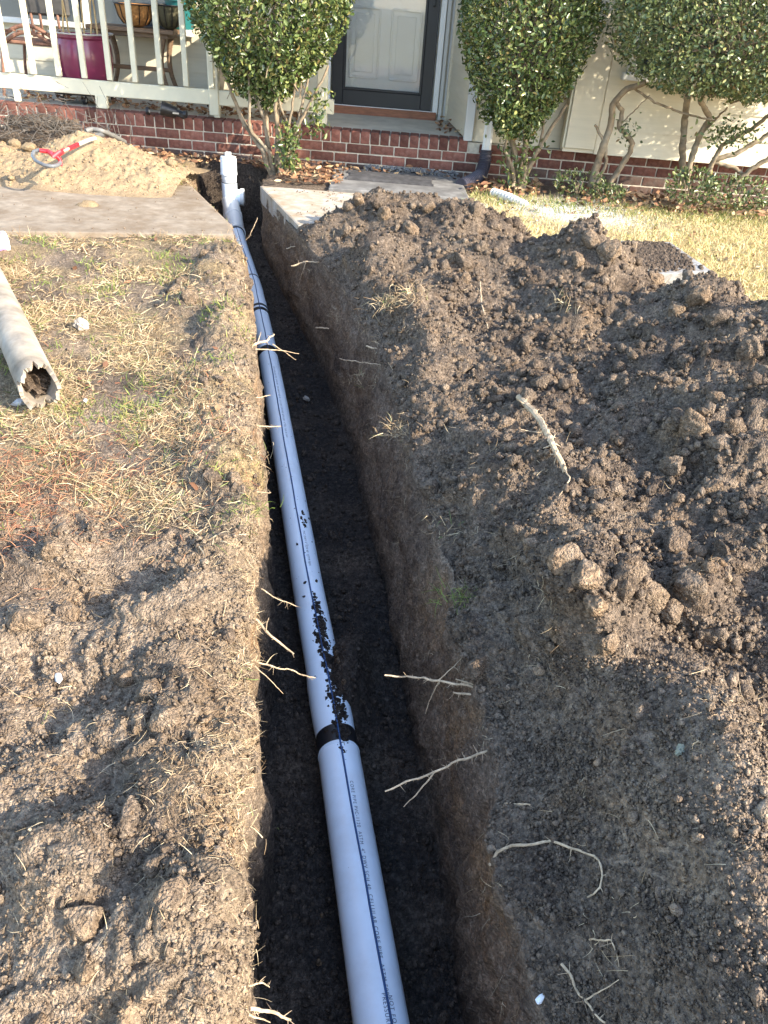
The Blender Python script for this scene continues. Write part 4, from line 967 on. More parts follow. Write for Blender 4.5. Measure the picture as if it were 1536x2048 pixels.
# back wall of lap siding: one board after another
def siding(parent, x0, x1, y, z0, z1, expo, mat, holes=(), dirx=(1, 0), origin=None):
    z = z0
    while z < z1:
        ze = min(z+expo, z1); spans = [(x0, x1)]
        for (hx0, hx1, hz0, hz1) in holes:
            if z < hz1-.02 and ze > hz0+.02:
                ns = []
                for (a, b) in spans:
                    if hx0 > a: ns.append((a, min(b, hx0)))
                    if hx1 < b: ns.append((max(a, hx1), b))
                spans = [s_ for s_ in ns if s_[1]-s_[0] > .02]
        for (a, b) in spans:
            # wedge profile, butt proud at the bottom
            o = np.array([0, 0]) if origin is None else np.array(origin); d = np.array(dirx); nn = np.array([d[1], -d[0]])
            def p(t, out, zz): q = o+d*t+nn*out; return (q[0], q[1]+(y if origin is None else 0), zz)
            V = [p(a, 0, z-.0), p(a, .016, z-.003), p(a, .004, ze+.006), p(a, 0, ze+.006), p(b, 0, z-.0), p(b, .016, z-.003), p(b, .004, ze+.006), p(b, 0, ze+.006)]
            mb = MB(); mb.add(V, [(0, 1, 2, 3), (7, 6, 5, 4), (0, 4, 5, 1), (1, 5, 6, 2), (2, 6, 7, 3), (3, 7, 4, 0)]); mb.build('siding_board', mat, parent)
        z += expo
WIN = (-4.1, -2.16, .90, 2.1); DOOR = (-.93, .26, .30, 2.6)
MB().box((-1.9, YB+.06, 1.4), (4.8, .1, 2.8)).build('back_wall', SIDING, house)
bw = [o for o in house.children if o.name.startswith('back_wall')][0]
siding(bw, -4.2, -.93, YB, .345, 2.7, .122, SIDING, holes=(WIN,))
siding(bw, .26, .40, YB, .345, 2.7, .122, SIDING_SHADE)
# window behind the porch
win = MB()
for (c, d) in (((-2.20, YB-.02, 1.5), (.08, .05, 1.2)), ((-4.06, YB-.02, 1.5), (.08, .05, 1.2)), ((-3.13, YB-.02, 1.5), (.06, .05, 1.2))): win.box(c, d, bev=.006)
wf = win.build('window', WHITE, house)
MB().box((-3.13, YB-.035, .90), (1.98, .09, .045), bev=.006).build('sill', WHITE, wf)
GLASSM, n, l, b = M('window_glass'); b.inputs['Base Color'].default_value = (.06, .075, .09, 1); b.inputs['Roughness'].default_value = .06; b.inputs['Specular IOR Level'].default_value = .9
for x in (-3.6, -2.67): MB().box((x, YB-.012, 1.5), (.88, .012, 1.18)).build('pane', GLASSM, wf)
# door: white jambs, storm door, inner door
dx0, dx1 = -.826, .142; zd = .425
jm = MB(); jm.box((dx0-.035, YB-.03, 1.5), (.05, .10, 2.2), bev=.004); jm.box((dx1+.035, YB-.03, 1.5), (.05, .10, 2.2), bev=.004); jm.box(((dx0+dx1)/2, YB-.045, zd-.012), (1.06, .09, .022), bev=.003)
door = jm.build('door_frame', WHITE, house)
MB().box((dx0-.085, YB-.02, 1.5), (.035, .06, 2.3), bev=.003).build('trim_board', SIDING_SHADE, door); MB().box((dx1+.085, YB-.02, 1.5), (.035, .06, 2.3), bev=.003).build('trim_board', SIDING_SHADE, door)
MB().box(((dx0+dx1)/2, YB-.05, .383), (1.07, .10, .072), bev=.004).build('threshold', REDW, door)
st = MB(); x0, x1 = dx0+.004, dx1-.004; fw = .105; ztop = 2.45
st.box((x0+fw/2, YB-.06, (zd+ztop)/2), (fw, .035, ztop-zd), bev=.004); st.box((x1-fw/2, YB-.06, (zd+ztop)/2), (fw, .035, ztop-zd), bev=.004)
st.box(((x0+x1)/2, YB-.06, zd+.065), (x1-x0-2*fw, .034, .13), bev=.004); st.box(((x0+x1)/2, YB-.06, ztop-.06), (x1-x0-2*fw, .034, .12), bev=.004)
# stepped inner bead
gx0, gx1, gz0, gz1 = x0+fw, x1-fw, zd+.13, ztop-.12
st.box((gx0+.011, YB-.068, (gz0+gz1)/2), (.022, .03, gz1-gz0), bev=.004); st.box((gx1-.011, YB-.068, (gz0+gz1)/2), (.022, .03, gz1-gz0), bev=.004); st.box(((gx0+gx1)/2, YB-.068, gz0+.011), (gx1-gx0-.044, .03, .022), bev=.004)
storm = st.build('storm_door', DARKM, house)
MB().box((x1-.05, YB-.10, 1.33), (.02, .04, .12), bev=.005).build('handle', DARKM, storm)
gm, n, l, b = M('storm_glass')
tr = n.new('ShaderNodeBsdfTransparent'); gl = n.new('ShaderNodeBsdfGlossy'); gl.inputs['Roughness'].default_value = .03; mx = n.new('ShaderNodeMixShader'); lw = n.new('ShaderNodeFresnel'); lw.inputs[0].default_value = 1.6
wv = noise_node(n, l, 4, 2, .5); bp = n.new('ShaderNodeBump'); bp.inputs['Strength'].default_value = .06; bp.inputs['Distance'].default_value = .02; l.new(wv.outputs[0], bp.inputs['Height']); l.new(bp.outputs[0], gl.inputs['Normal'])
l.new(mathn(n, l, 'ADD', lw.outputs[0], .05), mx.inputs[0]); l.new(tr.outputs[0], mx.inputs[1]); l.new(gl.outputs[0], mx.inputs[2]); l.new(mx.outputs[0], n['Material Output'].inputs[0])
MB().box(((gx0+gx1)/2, YB-.058, (gz0+gz1)/2), (gx1-gx0, .006, gz1-gz0)).build('glass', gm, storm)
DW = simple('inner_door_paint', (.80, .82, .80), .4, .03, 5)
inner = MB().box(((dx0+dx1)/2, YB+.005, 1.45), (dx1-dx0, .03, 2.06)).build('inner_door', DW, house)
mbs = ((-.665, -.40), (-.285, -.02))
for (a, b_) in mbs:
    for (za, zb) in ((.66, 1.22), (1.34, 2.2)):
        mb = MB(); e = .022
        mb.box(((a+b_)/2, YB-.018, za), (b_-a, .018, e), bev=.006); mb.box(((a+b_)/2, YB-.018, zb), (b_-a, .018, e), bev=.006); mb.box((a, YB-.018, (za+zb)/2), (e, .018, zb-za), bev=.006); mb.box((b_, YB-.018, (za+zb)/2), (e, .018, zb-za), bev=.006)
        mb.box(((a+b_)/2, YB-.015, (za+zb)/2), (b_-a-.09, .014, zb-za-.09), bev=.005); mb.build('panel', DW, inner)
# right wing: side wall of the porch, front wall and the projecting bay
sx = .40
wing = MB(); wing.box((1.95, 7.86, 1.5725), (3.04, 1.22, 2.455)); wg = wing.build('wing_wall', SIDING, house)
siding(wg, 0, 1.16, 0, .365, 2.7, .122, SIDING, dirx=(.0, 1.0)[::1] if False else (-.055, 1), origin=(.475, 7.26)) if False else None
# side wall faces left, towards the door
z = .375
while z < 2.7:
    ze = z+.122; xa, xb = .435, .305
    V = [(xa, 7.26, z), (xa-.016, 7.26, z-.003), (xa-.004, 7.26, ze+.006), (xa, 7.26, ze+.006), (xb, 8.385, z), (xb-.016, 8.385, z-.003), (xb-.004, 8.385, ze+.006), (xb, 8.385, ze+.006)]
    mb = MB(); mb.add(V, [(0, 1, 2, 3), (7, 6, 5, 4), (0, 4, 5, 1), (1, 5, 6, 2), (2, 6, 7, 3), (3, 7, 4, 0)]); mb.build('siding_board', SIDING, wg); z += .122
MB().box((.293, YB-.03, 1.5), (.03, .05, 2.3), bev=.003).build('corner_post', SIDING, wg)
MB().box((.455, 7.225, 1.52), (.075, .075, 2.34), bev=.004).build('corner_post', SIDING_SHADE, wg)
siding(wg, .495, 1.24, 7.245, .348, 2.7, .16, SIDING)
bay = MB(); bay.box((2.35, 7.14, 1.545), (2.22, .16, 2.39)); by = bay.build('bay_wall', SIDING, house)
BW = (1.62, 2.62, .93, 1.95)
siding(by, 1.50, 3.46, 7.055, .352, 2.7, .185, SIDING, holes=(BW,))
MB().box((1.37, 7.045, 1.545), (.245, .03, 2.33), bev=.004).build('corner_board', SIDING, by)
MB().box((1.238, 7.10, 1.545), (.02, .10, 2.33), bev=.003).build('corner_board', CREAM, by)
wf2 = MB(); wf2.box((1.655, 7.03, 1.44), (.07, .07, 1.04), bev=.005); wf2.box((2.585, 7.03, 1.44), (.07, .07, 1.04), bev=.005); wf2.box((2.12, 7.03, 1.93), (1.0, .068, .07), bev=.005)
w2 = wf2.build('window', WHITE, house); MB().box((2.12, 7.02, .925), (1.06, .10, .05), bev=.006).build('sill', WHITE, w2); MB().box((2.12, 7.05, 1.43), (.88, .012, .98)).build('pane', GLASSM, w2)
# porch roof added unseen above the picture to cut sky light, and eaves
MB().box((-.2, 7.85, 2.80), (8.2, 1.75, .12)).build('added_porch_roof', WHITE, house); MB().box((-.2, 9.6, 2.85), (8.2, 2.0, .2)).build('roof_edge', WHITE, house)
# downspout
dsx = float(Py(972, 300, 7.15)[0])
ds = MB(); ds.box((dsx, 7.13, 1.5), (.075, .06, 2.45), bev=.008); dso = ds.build('downspout', WHITE, house)
for k in range(2): MB().box((dsx-.018+.036*k, 7.098, 1.5), (.010, .008, 2.44), bev=.002).build('rib', WHITE, dso)
def corrugated(pts, r, pitch, nseg=20):
    pts = np.array(pts, float); d = np.r_[0, np.cumsum(np.linalg.norm(np.diff(pts, axis=0), axis=1))]; m = int(d[-1]/pitch*4); s = np.linspace(0, d[-1], m)
    # smooth the path a little
    q = np.stack([np.interp(s, d, pts[:, k]) for k in range(3)], 1)
    for _ in range(30): q[1:-1] = (q[:-2]+q[2:]+2*q[1:-1])/4
    mb = MB(); mb.tube(q, r*(1+.09*np.sign(np.sin(s/pitch*6.283))), nseg); return mb
dr = corrugated([(dsx, 7.12, .30), (dsx, 7.10, .2), (dsx-.03, 7.02, .12), (dsx-.12, 6.88, .09), (dsx-.2, 6.76, .075)], .05, .022)
tag(dr.build('drain_elbow', simple('dark_flex', (.05, .045, .06), .5, .2, 20), None, True), 'dark flexible drain tube fitted on the downspout foot', 'drain tube')
a = Pz(985, 385, .08); b_ = Pz(1052, 412, .05)
dr = corrugated([a, (a+b_)/2+np.array([.0, .0, .01]), b_], .034, .03, 16)
tag(dr.build('drain_tube', simple('pale_flex', (.62, .60, .55), .55, .15, 20), None, True), 'pale corrugated drain tube half sunk in the lawn below the second shrub', 'drain tube')
# grey gravel against the porch
g_ = np.c_[RNG.uniform(-.4, .40, 600), 7.09+RNG.normal(size=600)*.035, .085+RNG.random(600)*.03]
crumbs('gravel', g_, RNG.uniform(.004, .012, 600), np.zeros(600), np.zeros(600), None, 5, 1, simple('grey_gravel', (.17, .17, .17), .9, .4, 60), 'grey gravel strip between stoop slab and brick porch')
# white powder crumbs
w_ = Pz(1150, 425, .06); g_ = np.c_[w_[0]+RNG.normal(size=700)*.30, w_[1]+RNG.normal(size=700)*.22, .055+RNG.random(700)*.02]
crumbs('concrete_dust', g_, RNG.uniform(.0015, .005, 700), np.zeros(700), np.zeros(700), None, 5, 1, simple('pale_dust', (.66, .66, .64), .95, .1, 60), 'spilled white concrete dust on the golden lawn')

# ------------------------------------------------------------------ railing
rail = thing('porch_railing', (-2.3, 7.32, ZP), 'cream painted porch railing with square balusters', 'railing')
MB().box((-2.25, 7.32, .512), (3.1, .04, .115), bev=.005).build('bottom_rail', CREAM, rail)
MB().box((-2.25, 7.32, 1.42), (3.1, .06, .09), bev=.005).build('top_rail', CREAM, rail)
for k in range(13):
    x = -3.66+k*.2145
    MB().box((x, 7.285, .99), (.045, .03, .82), bev=.004).build('baluster', CREAM, rail)
for x, wd in ((-2.69, .10), (-3.42, .045), (-1.70, .05)): MB().box((x, 7.315, .41), (wd, .045, .10), bev=.004).build('foot_block', CREAM, rail)
for x in (-1.72, -.80): MB().box((x, 7.33, 1.0), (.085, .085, 1.25), bev=.006).build('post', CREAM, rail)

# ------------------------------------------------------------------ porch furniture
def ring(c, r, n=40): return [np.array(c)+np.array([r*math.cos(2*math.pi*k/n), r*math.sin(2*math.pi*k/n), 0]) for k in range(n)]
pc = Py(172, 140, 7.68); pot = thing('flower_pot', (pc[0], 7.68, .47), 'glossy magenta pot with dry canes on the porch behind the railing', 'pot')
PURP = simple('magenta_glaze', (.20, .032, .075), .25, .2, 3, spec=.6)
MB().lathe([(.15, .47), (.20, .50), (.235, .60), (.245, .70), (.235, .80), (.22, .84), (.235, .855), (.235, .875), (.205, .875), (.2, .82)], (pc[0], 7.68, 0), n=36).build('body', PURP, pot, True)
for k in range(8):
    t = k*math.pi/4+.2; MB().tube([np.array([pc[0]+r_*math.cos(t), 7.68+r_*math.sin(t), z_]) for r_, z_ in ((.2, .505), (.24, .60), (.25, .70), (.24, .80))], .012, 6).build('rib', simple('dark_glaze', (.10, .015, .05), .3, .2, 3), pot, True) if k in (5, 6) else None
MB().tube(ring((pc[0], 7.68, .885), .262), .006, 6, closed=True).build('hoop', simple('grey_wire', (.45, .43, .4), .5, .1, 5), pot, True)
for k in range(6):
    x = pc[0]-.15+.06*k; q = wob([(x, 7.66, .85), (x+random.uniform(-.04, .04), 7.66, 1.15), (x+random.uniform(-.09, .09), 7.65, 1.6)], 14, .008, k); MB().tube(q, np.linspace(.008, .004, 14), 6).build('cane', simple('dry_cane', (.48, .34, .16), .7, .3, 12), pot, True)
dol = thing('plant_caddy', (pc[0], 7.66, ZP), 'black wheeled plant caddy carrying the magenta pot', 'plant caddy')
MB().box((pc[0]-.02, 7.66, .445), (.42, .40, .045), bev=.012).build('platform', BLACKP, dol)
for (ox, oy) in ((-.17, -.15), (.15, -.17), (.02, -.15), (.17, .15)):
    cst = MB().tube([(pc[0]+ox-.012, 7.66+oy, .385), (pc[0]+ox+.012, 7.66+oy, .385)], .034, 16).build('caster', BLACKR, dol); MB().box((pc[0]+ox, 7.66+oy, .412), (.02, .05, .03)).build('fork', simple('steel', (.5, .5, .5), .3, .1, 5, metal=1), cst)
    MB().tube([(pc[0]+ox-.0135, 7.66+oy, .385), (pc[0]+ox+.0135, 7.66+oy, .385)], .016, 12).build('rim', WHITE, cst)
lc = Pz(296, 226, .37); loose = MB().tube([(lc[0]-.012, lc[1], .385), (lc[0]+.012, lc[1], .385)], .03, 16).build('caster_wheel', BLACKR); tag(loose, 'small loose black caster wheel beside the spotlight on the porch edge', 'wheel'); MB().tube([(lc[0]-.0135, lc[1], .385), (lc[0]+.0135, lc[1], .385)], .014, 12).build('rim', WHITE, loose)
# rusty chair
ch = thing('garden_chair', (-3.45, 7.8, ZP), 'rusty brown scrolled iron chair left of the magenta pot', 'chair')
cx = -3.38
MB().box((cx, 7.82, .78), (.52, .44, .03), bev=.01).build('seat', RUST, ch)
for (ox, oy) in ((-.26, -.2), (.26, -.2), (-.24, .2), (.24, .2)):
    q = wob([(cx+ox*.9, 7.82+oy, .78), (cx+ox*1.02, 7.82+oy, .58), (cx+ox*1.12, 7.82+oy*1.1, .36)], 10, .002, 3); MB().tube(q, .014, 8).build('leg', RUST, ch, True)
MB().tube([(cx-.25, 7.62, .78), (cx-.28, 7.64, .92), (cx-.32, 7.72, 1.08), (cx-.36, 7.80, 1.18)], [.014, .017, .016, .012], 8).build('arm', RUST, ch, True)
for s_ in (0, 1):
    q = [(cx-.24+.5*t, 7.61-.012*s_, .80+.11*math.sin(math.pi*t)-.05*s_) for t in np.linspace(0, 1, 14)]; MB().tube(q, .016, 8).build('apron', RUST, ch, True)
for k in range(9): MB().tube(ring((cx-.22+.055*k, 7.605, .865), .018, 10), .006, 5, closed=True).build('scroll', RUST, ch, True)
MB().box((cx+.03, 8.04, 1.12), (.40, .05, .30), bev=.02).build('backrest', simple('dark_seat', (.06, .055, .05), .6, .3, 20), ch)
for k in range(4): MB().tube([(cx-.12+.08*k, 8.03, .80), (cx-.12+.08*k, 8.03, 1.0)], .012, 6).build('back_post', RUST, ch, True)
# table
tx = -2.52; tb = thing('side_table', (tx, 8.05, ZP), 'dark brown wooden table with curved legs behind the railing', 'table')
MB().box((tx-.05, 8.05, .925), (.78, .38, .035), bev=.006).build('tabletop', BROWNW, tb)
MB().box((tx-.05, 8.05, .89), (.66, .30, .035), bev=.004).build('apron', BROWNW, tb)
for (ox, oy) in ((-.28, -.13), (.28, -.13), (-.28, .13), (.28, .13)):
    q = [(tx-.05+ox-.05*math.sin(3.14*t)*(1 if ox > 0 else -1)+.06*t*t*(1 if ox > 0 else -1), 8.05+oy, .88-.51*t) for t in np.linspace(0, 1, 12)]; MB().tube(q, np.linspace(.026, .018, 12), 8).build('leg', BROWNW, tb, True)
MB().box((tx-.05, 8.05, .62), (.56, .03, .035), bev=.004).build('stretcher', BROWNW, tb)
# baskets on the table
COIR = simple('coir', (.40, .19, .06), .9, .35, 40, bstr=.5)
def basket(x, y, z, r, h, mat, label, wire=True):
    t = thing('plant_basket', (x, y, z), label, 'basket'); MB().lathe([(r*.25, z), (r*.6, z+h*.12), (r*.85, z+h*.45), (r, z+h), (r*.9, z+h), (r*.75, z+h*.5), (r*.3, z+h*.15)], (x, y, 0), n=28).build('liner', mat, t, True)
    MB().tube(ring((x, y, z+h), r+.005), .006, 6, closed=True).build('rim', BLACKP, t, True)
    if wire:
        for k in range(12):
            a_ = k*math.pi/6; MB().tube([(x+(q_+.004)*math.cos(a_), y+(q_+.004)*math.sin(a_), zz) for q_, zz in ((r, z+h), (r*.86, z+h*.45), (r*.62, z+h*.12))], .004, 5).build('wire', BLACKP, t, True)
basket(tx-.02, 7.98, .945, .17, .17, COIR, 'coir lined wire hanging basket on the brown table')
basket(tx+.27, 8.0, .945, .13, .18, simple('olive_pot', (.085, .075, .04), .7, .3, 30, bstr=.5), 'dark olive woven pot on the right end of the brown table')
t = thing('planter', (tx+.33, 8.18, .945), 'teal plastic planter behind the olive pot on the table', 'planter'); MB().lathe([(.10, .945), (.14, 1.16), (.15, 1.16), (.15, 1.19), (.12, 1.19)], (tx+.33, 8.2, 0), n=24).build('body', simple('teal_plastic', (.02, .14, .14), .4, .2, 4), t, True)
# leaning black board
mb = MB(); mb.box((-1.83, 8.1, .72), (.03, .5, .72), Matrix.Rotation(math.radians(12), 4, 'Y')); tag(mb.build('leaning_board', BLACKP), 'black board leaning on the porch wall behind the first shrub', 'board')
# fallen spotlight and stake
sp_ = Pz(350, 226, .40); t = thing('spotlight', (sp_[0], sp_[1], ZP), 'fallen black garden spotlight on the brick porch edge', 'spotlight')
MB().lathe([(.03, -.06), (.042, -.05), (.05, .02), (.055, .07), (.05, .075)], (sp_[0]-.04, sp_[1], .415), axis=(-1, -.25, .25), n=20).build('lamp_head', BLACKP, t, True)
MB().box((sp_[0]+.05, sp_[1], .395), (.09, .05, .05), Matrix.Rotation(.3, 4, 'Y'), bev=.01).build('bracket', BLACKP, t); MB().tube([(sp_[0]+.08, sp_[1]-.03, .40), (sp_[0]+.105, sp_[1]-.03, .40)], .03, 14).build('knob', BLACKP, t)
MB().box((sp_[0]+.02, sp_[1]-.045, .405), (.05, .012, .012)).build('clip', simple('clip_steel', (.6, .6, .6), .3, .1, 5, metal=1), t)
a = Pz(304, 190, .45); b_ = Pz(328, 215, .365)
tag(MB().tube([a+np.array([0, .1, .02]), b_], .012, 8).build('wooden_stake', CREAM), 'short cream stake leaning beside the spotlight', 'stake')

# ------------------------------------------------------------------ red yoke handle, hose, dead plant by the heap
hc = Pz(92, 318, .30); t = thing('loop_handle', (hc[0], hc[1], sandz(hc[0], hc[1])), 'grey loop handle with bright red yoke resting on the sandy heap', 'tool')
GREYP = simple('grey_plastic', (.13, .135, .14), .35, .15, 10); REDP = simple('red_plastic', (.62, .02, .03), .4, .12, 10)
A = lambda px, py, z: Pz(px, py, z)
lp = [A(80, 300, .33), A(68, 303, .32), A(65, 312, .30), A(72, 322, .285), A(88, 330, .275), A(104, 333, .27), A(116, 330, .27), A(121, 325, .275)]
lp = wob(lp, 24, .0, 1); MB().tube(lp, .012, 10).build('loop', GREYP, t, True)
MB().tube([A(80, 301, .33), A(96, 303, .325), A(108, 311, .315), A(120, 306, .325), A(130, 300, .33)], [.013, .015, .02, .018, .014], 10).build('yoke', REDP, t, True)
MB().tube([A(110, 310, .315), A(119, 318, .29), A(124, 332, .25)], [.017, .014, .008], 10).build('yoke_arm', REDP, t, True)
MB().tube([A(126, 303, .33), A(142, 295, .335)], .010, 10).build('shaft', CONCW, t, True)
MB().tube([A(138, 297, .335), A(156, 289, .335)], .015, 10).build('red_sleeve', REDP, t, True)
MB().tube([A(154, 290, .335), A(178, 280, .335), A(190, 277, .33)], .014, 10).build('shaft', simple('shaft_grey', (.42, .42, .38), .5, .2, 10), t, True)
hs = [A(178, 282, .30), A(195, 272, .28), A(215, 266, .25), A(228, 272, .2), A(234, 284, .15), A(226, 292, .12)]
tag(MB().tube(wob(hs, 30, .004, 2), .02, 10).build('grey_hose', GREYP, None, True), 'grey hose curving behind the top of the sandy heap', 'hose')
hs = [A(172, 262, .30), A(185, 258, .31), A(205, 262, .30), A(228, 272, .24), A(250, 284, .16)]
tag(MB().tube(wob(hs, 30, .004, 5), .018, 10).build('grey_hose', simple('pale_hose', (.15, .145, .135), .6, .2, 10), None, True), 'second paler grey hose behind the heap against the brick', 'hose')
dp = thing('dead_shrub', (-3.15, 6.98, .05), 'pulled up dead grey shrub roots heaped against the brick wall', 'dead plant')
TW = simple('grey_twig', (.11, .095, .08), .9, .4, 20)
twm = MB()
for k in range(260):
    c = np.array([-3.1+random.gauss(0, .26), 6.93+random.gauss(0, .08), .14+abs(random.gauss(0, .13))]); d = np.array([random.gauss(0, 1), random.gauss(0, .5), random.gauss(0, .6)]); d *= random.uniform(.04, .12)/np.linalg.norm(d)
    twm.tube(wob([c-d, c, c+d], 6, .01, k), np.linspace(.0035, .0012, 6), 5, cap=False)
tag(twm.build('twigs', TW, dp), kind='stuff')
v, f = ico(4, 61, .5); twm = MB(); twm.add(v*np.array([.42, .12, .2])+np.array([-3.05, 6.98, .17]), [tuple(q) for q in f]); o = twm.build('root_ball', SOIL, dp, True)
for nm, vv in (('moist', .8), ('clay', 0), ('straw', 0), ('dust', 0)): fattr(o.data, nm, np.full(len(o.data.vertices), vv))
wd_ = thing('dry_weed', (-2.62, 7.1, .05), 'leafless dry weed stems standing before the brick wall', 'dead plant')
for k in range(9):
    x = -2.62+random.gauss(0, .1); q = wob([(x, 7.08, .05), (x+random.uniform(-.05, .05), 7.06, .3), (x+random.uniform(-.12, .12), 7.04, random.uniform(.35, .62))], 10, .01, k+40); MB().tube(q, np.linspace(.004, .0015, 10), 5).build('stem', TW, wd_, True)

# ------------------------------------------------------------------ shrubs
def leaf_cloud(name, pts, out, size, mat, parent, aspect=.5):
    n = len(pts); d = out*.7+RNG.normal(size=(n, 3))*.75+np.array([0, 0, .35]); d /= np.linalg.norm(d, axis=1)[:, None]
    nn = out*.9+RNG.normal(size=(n, 3))*.55+np.array([0, 0, .5]); w_ = np.cross(d, nn); w_ /= np.linalg.norm(w_, axis=1)[:, None]+1e-9; nn = np.cross(w_, d)
    s = size[:, None]; c = pts
    b0 = c-d*s*.5; t0 = c+d*s*.5; up = nn*s*.10
    L1 = c-d*s*.18-w_*s*aspect*.42+up; L2 = c+d*s*.22-w_*s*aspect*.40+up; R1 = c-d*s*.18+w_*s*aspect*.42+up; R2 = c+d*s*.22+w_*s*aspect*.40+up
    V = np.stack([b0, L1, L2, t0, R2, R1], 1).reshape(-1, 3)
    f = np.array([[0, 3, 2, 1], [0, 5, 4, 3]]); F = (f[None]+(np.arange(n)*6)[:, None, None]).reshape(-1, 4)
    me = mesh_np(name, V-wloc(parent), quad=F); o = link_mesh(name, me, mat, parent); return o
def crown_pts(n, c, rad, seed, taper=.0, p=2.6, shell=.22):
    d = RNG.normal(size=(n, 3)); d /= np.linalg.norm(d, axis=1)[:, None]
    k = (np.abs(d)**p).sum(1)**(-1/p)
    lump = 1+.10*fbm(d[:, 0]*2.6+seed, d[:, 1]*2.6+d[:, 2]*2.1, 3, seed)+.05*vn(d[:, 0]*9, d[:, 2]*9+d[:, 1]*7, seed+2)
    r = k*lump*(1-shell*np.abs(RNG.normal(size=n))**1.2*.8); r = np.clip(r, .25, 1.3)
    q = d*r[:, None]; q[:, :2] *= (1-taper*np.clip(-q[:, 2], 0, 1)**1.3)[:, None]
    return np.array(c)+q*np.array(rad), d
def stems(parent, base, tips, r0, seed, mat=BARK):
    for k, tp in enumerate(tips):
        b0 = np.array(base)+np.array([random.gauss(0, .03), random.gauss(0, .03), 0]); mid = b0*.55+np.array(tp)*.45+np.array([random.gauss(0, .05), random.gauss(0, .04), 0])
        q = wob([b0-np.array([0, 0, .05]), b0*.8+np.array(tp)*.2+np.array([random.gauss(0, .02), 0, 0]), mid, tp], 18, .012, seed+k); r = r0*random.uniform(.6, 1.15)
        MB().tube(q, np.linspace(r, r*.45, 18)*(1+.12*vn(np.arange(18)*.8, np.zeros(18), seed+k)), 9).build('stem', mat, parent, True)
def twigs(parent, n, c, rad, base, seed):
    mb = MB()
    for k in range(n):
        p1, d1 = crown_pts(1, c, rad, seed+k); p1 = p1[0]; p0 = np.array(base)+(np.array(c)-np.array(base))*random.uniform(.35, .8)+np.array([random.gauss(0, .12), random.gauss(0, .1), 0])
        mb.tube(wob([p0, (p0+p1)/2+np.array([0, 0, .05]), p1], 6, .015, seed+k), np.linspace(.007, .0025, 6), 5, cap=False)
    return tag(mb.build('twigs', BARK, parent), kind='stuff')
s1 = thing('shrub', (-1.08, 6.83, .05), 'clipped dense evergreen shrub with glossy leaves in front of the railing', 'shrub')
c1_ = (-1.19, 6.86, 1.30); r1_ = (.63, .50, .74)
p, d = crown_pts(21000, c1_, r1_, 3, .48); leaf_cloud('crown', p, d, RNG.uniform(.020, .055, len(p)), LEAF_A, s1)
stems(s1, (-1.10, 6.83, .06), [(-1.55, 6.8, .85), (-1.38, 6.75, .9), (-1.25, 6.9, .95), (-1.1, 6.8, 1.0), (-1.0, 6.9, 1.0), (-.92, 6.75, .9), (-.70, 6.8, .85), (-1.3, 6.7, .75), (-.85, 6.85, .8), (-1.15, 6.7, .8)], .022, 10)
twigs(s1, 34, c1_, r1_, (-1.1, 6.83, .06), 200)
p = np.concatenate([np.c_[-1.0+RNG.normal(size=300)*.05, 6.72+RNG.normal(size=300)*.05, RNG.uniform(.1, .45, 300)], np.c_[-.78+RNG.normal(size=160)*.05, 6.78+RNG.normal(size=160)*.05, RNG.uniform(.35, .7, 160)]])
leaf_cloud('low_leaves', p, RNG.normal(size=p.shape), RNG.uniform(.03, .055, len(p)), LEAF_A, s1)
s2 = thing('shrub', (.88, 6.85, .05), 'tall clipped evergreen shrub beside the porch corner and downspout', 'shrub')
c2_ = (.77, 6.72, 1.27); r2_ = (.51, .46, .80)
p, d = crown_pts(19500, c2_, r2_, 5, .42); leaf_cloud('crown', p, d, RNG.uniform(.018, .05, len(p)), LEAF_A, s2)
stems(s2, (.87, 6.84, .06), [(.62, 6.8, .8), (.70, 6.75, .9), (.80, 6.8, .95), (.92, 6.75, .95), (1.0, 6.8, .9), (1.15, 6.75, .72), (.76, 6.7, .8), (.9, 6.9, .9)], .026, 30)
twigs(s2, 60, c2_, r2_, (.87, 6.84, .06), 400)
p = np.c_[.86+RNG.normal(size=260)*.08, 6.75+RNG.normal(size=260)*.06, RNG.uniform(.12, .5, 260)]; leaf_cloud('low_leaves', p, RNG.normal(size=p.shape), RNG.uniform(.03, .05, len(p)), LEAF_A, s2)
s3 = thing('shrub', (2.1, 6.7, .05), 'broad flat clipped shrub on crooked bare trunks right of the bay corner', 'shrub')
c3_ = (2.36, 6.48, 1.40); r3_ = (1.02, .60, .54)
p, d = crown_pts(29000, c3_, r3_, 7, .12, p=3.4, shell=.25); leaf_cloud('crown', p, d, RNG.uniform(.022, .040, len(p)), LEAF_B, s3, .55)
def trunk(pp, r0, r1, seed, par=s3):
    q = wob([Py(a, b, y_) for (a, b, y_) in pp], 26, .008, seed); MB().tube(q, np.linspace(r0, r1, 26)*.78*(1+.22*vn(np.arange(26)*.6, np.zeros(26), seed)), 10).build('trunk', BARK, par, True)
trunk([(1182, 372, 6.78), (1200, 310, 6.76), (1222, 250, 6.75), (1225, 210, 6.73), (1250, 180, 6.68), (1290, 165, 6.6)], .042, .026, 1)
trunk([(1215, 375, 6.80), (1260, 305, 6.78), (1266, 285, 6.77), (1238, 255, 6.76), (1245, 220, 6.74), (1230, 205, 6.72)], .03, .022, 2)
trunk([(1190, 372, 6.77), (1212, 330, 6.76), (1212, 290, 6.75), (1190, 250, 6.74)], .022, .012, 3)
trunk([(1365, 365, 6.80), (1365, 290, 6.78), (1370, 240, 6.75), (1375, 190, 6.6)], .036, .03, 4)
trunk([(1370, 372, 6.70), (1385, 310, 6.68), (1400, 270, 6.66), (1420, 235, 6.62), (1400, 200, 6.5)], .032, .024, 5)
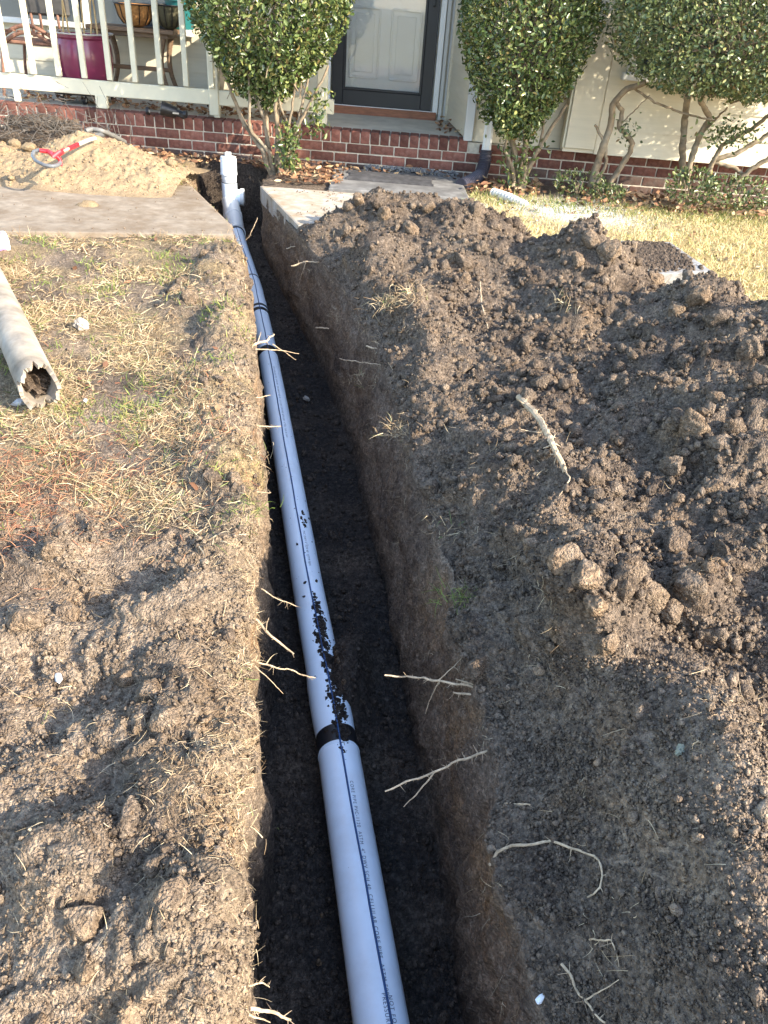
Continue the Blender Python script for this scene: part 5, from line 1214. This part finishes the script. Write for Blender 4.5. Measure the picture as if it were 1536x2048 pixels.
trunk([(1405, 378, 6.70), (1425, 325, 6.68), (1445, 290, 6.66), (1500, 260, 6.62), (1540, 230, 6.55)], .026, .018, 6)
trunk([(1425, 320, 6.68), (1470, 308, 6.66), (1520, 280, 6.64), (1560, 250, 6.6)], .026, .02, 7)
trunk([(1460, 375, 6.66), (1500, 340, 6.64), (1540, 315, 6.62), (1590, 290, 6.6)], .026, .022, 8)
trunk([(1430, 325, 6.69), (1470, 335, 6.68), (1495, 360, 6.66), (1520, 385, 6.64)], .02, .016, 9)
trunk([(1270, 178, 6.66), (1310, 205, 6.62), (1370, 228, 6.6), (1425, 240, 6.58)], .012, .009, 10)
trunk([(1400, 270, 6.66), (1430, 240, 6.6), (1455, 215, 6.5)], .014, .008, 11)
trunk([(1240, 250, 6.75), (1275, 215, 6.68), (1300, 190, 6.62)], .007, .004, 12)
twigs(s3, 90, c3_, r3_, (2.2, 6.7, .5), 600)
p = np.concatenate([np.array(Py(1460, 268, 6.6))+RNG.normal(size=(320, 3))*np.array([.12, .06, .05]), np.array(Py(1255, 262, 6.72))+RNG.normal(size=(60, 3))*np.array([.05, .03, .05])])
leaf_cloud('low_leaves', p, RNG.normal(size=p.shape), RNG.uniform(.025, .045, len(p)), LEAF_B, s3)
def low_plant(px, py, n, rad, label, sz=(.025, .045), yy=6.55):
    c = Py(px, py, yy); t = thing('low_plant', (c[0], c[1], .05), label, 'plant'); p, d = crown_pts(n, (c[0], c[1], max(c[2], .12)), rad, int(px)); p[:, 2] = np.maximum(p[:, 2], .06)
    leaf_cloud('foliage', p, d, RNG.uniform(*sz, n), LEAF_B, t)
    for k in range(5): q = wob([(c[0]+random.gauss(0, .02), c[1], .04), (c[0]+random.gauss(0, rad[0]*.5), c[1], c[2]+.03)], 6, .008, k); MB().tube(q, np.linspace(.006, .003, 6), 5).build('stem', BARK, t, True)
low_plant(1385, 370, 430, (.20, .15, .13), 'low bright leafy plant under the broad shrub trunks', yy=6.5)
low_plant(1480, 385, 560, (.28, .15, .12), 'dark low plant at the right edge under the broad shrub', yy=6.55)
low_plant(1160, 365, 320, (.22, .10, .10), 'low dark plant between the tall shrub and crooked trunk', (.02, .04), 6.7)
low_plant(1215, 385, 260, (.14, .08, .07), 'small weedy plant at the foot of the crooked trunk', (.02, .04), 6.6)
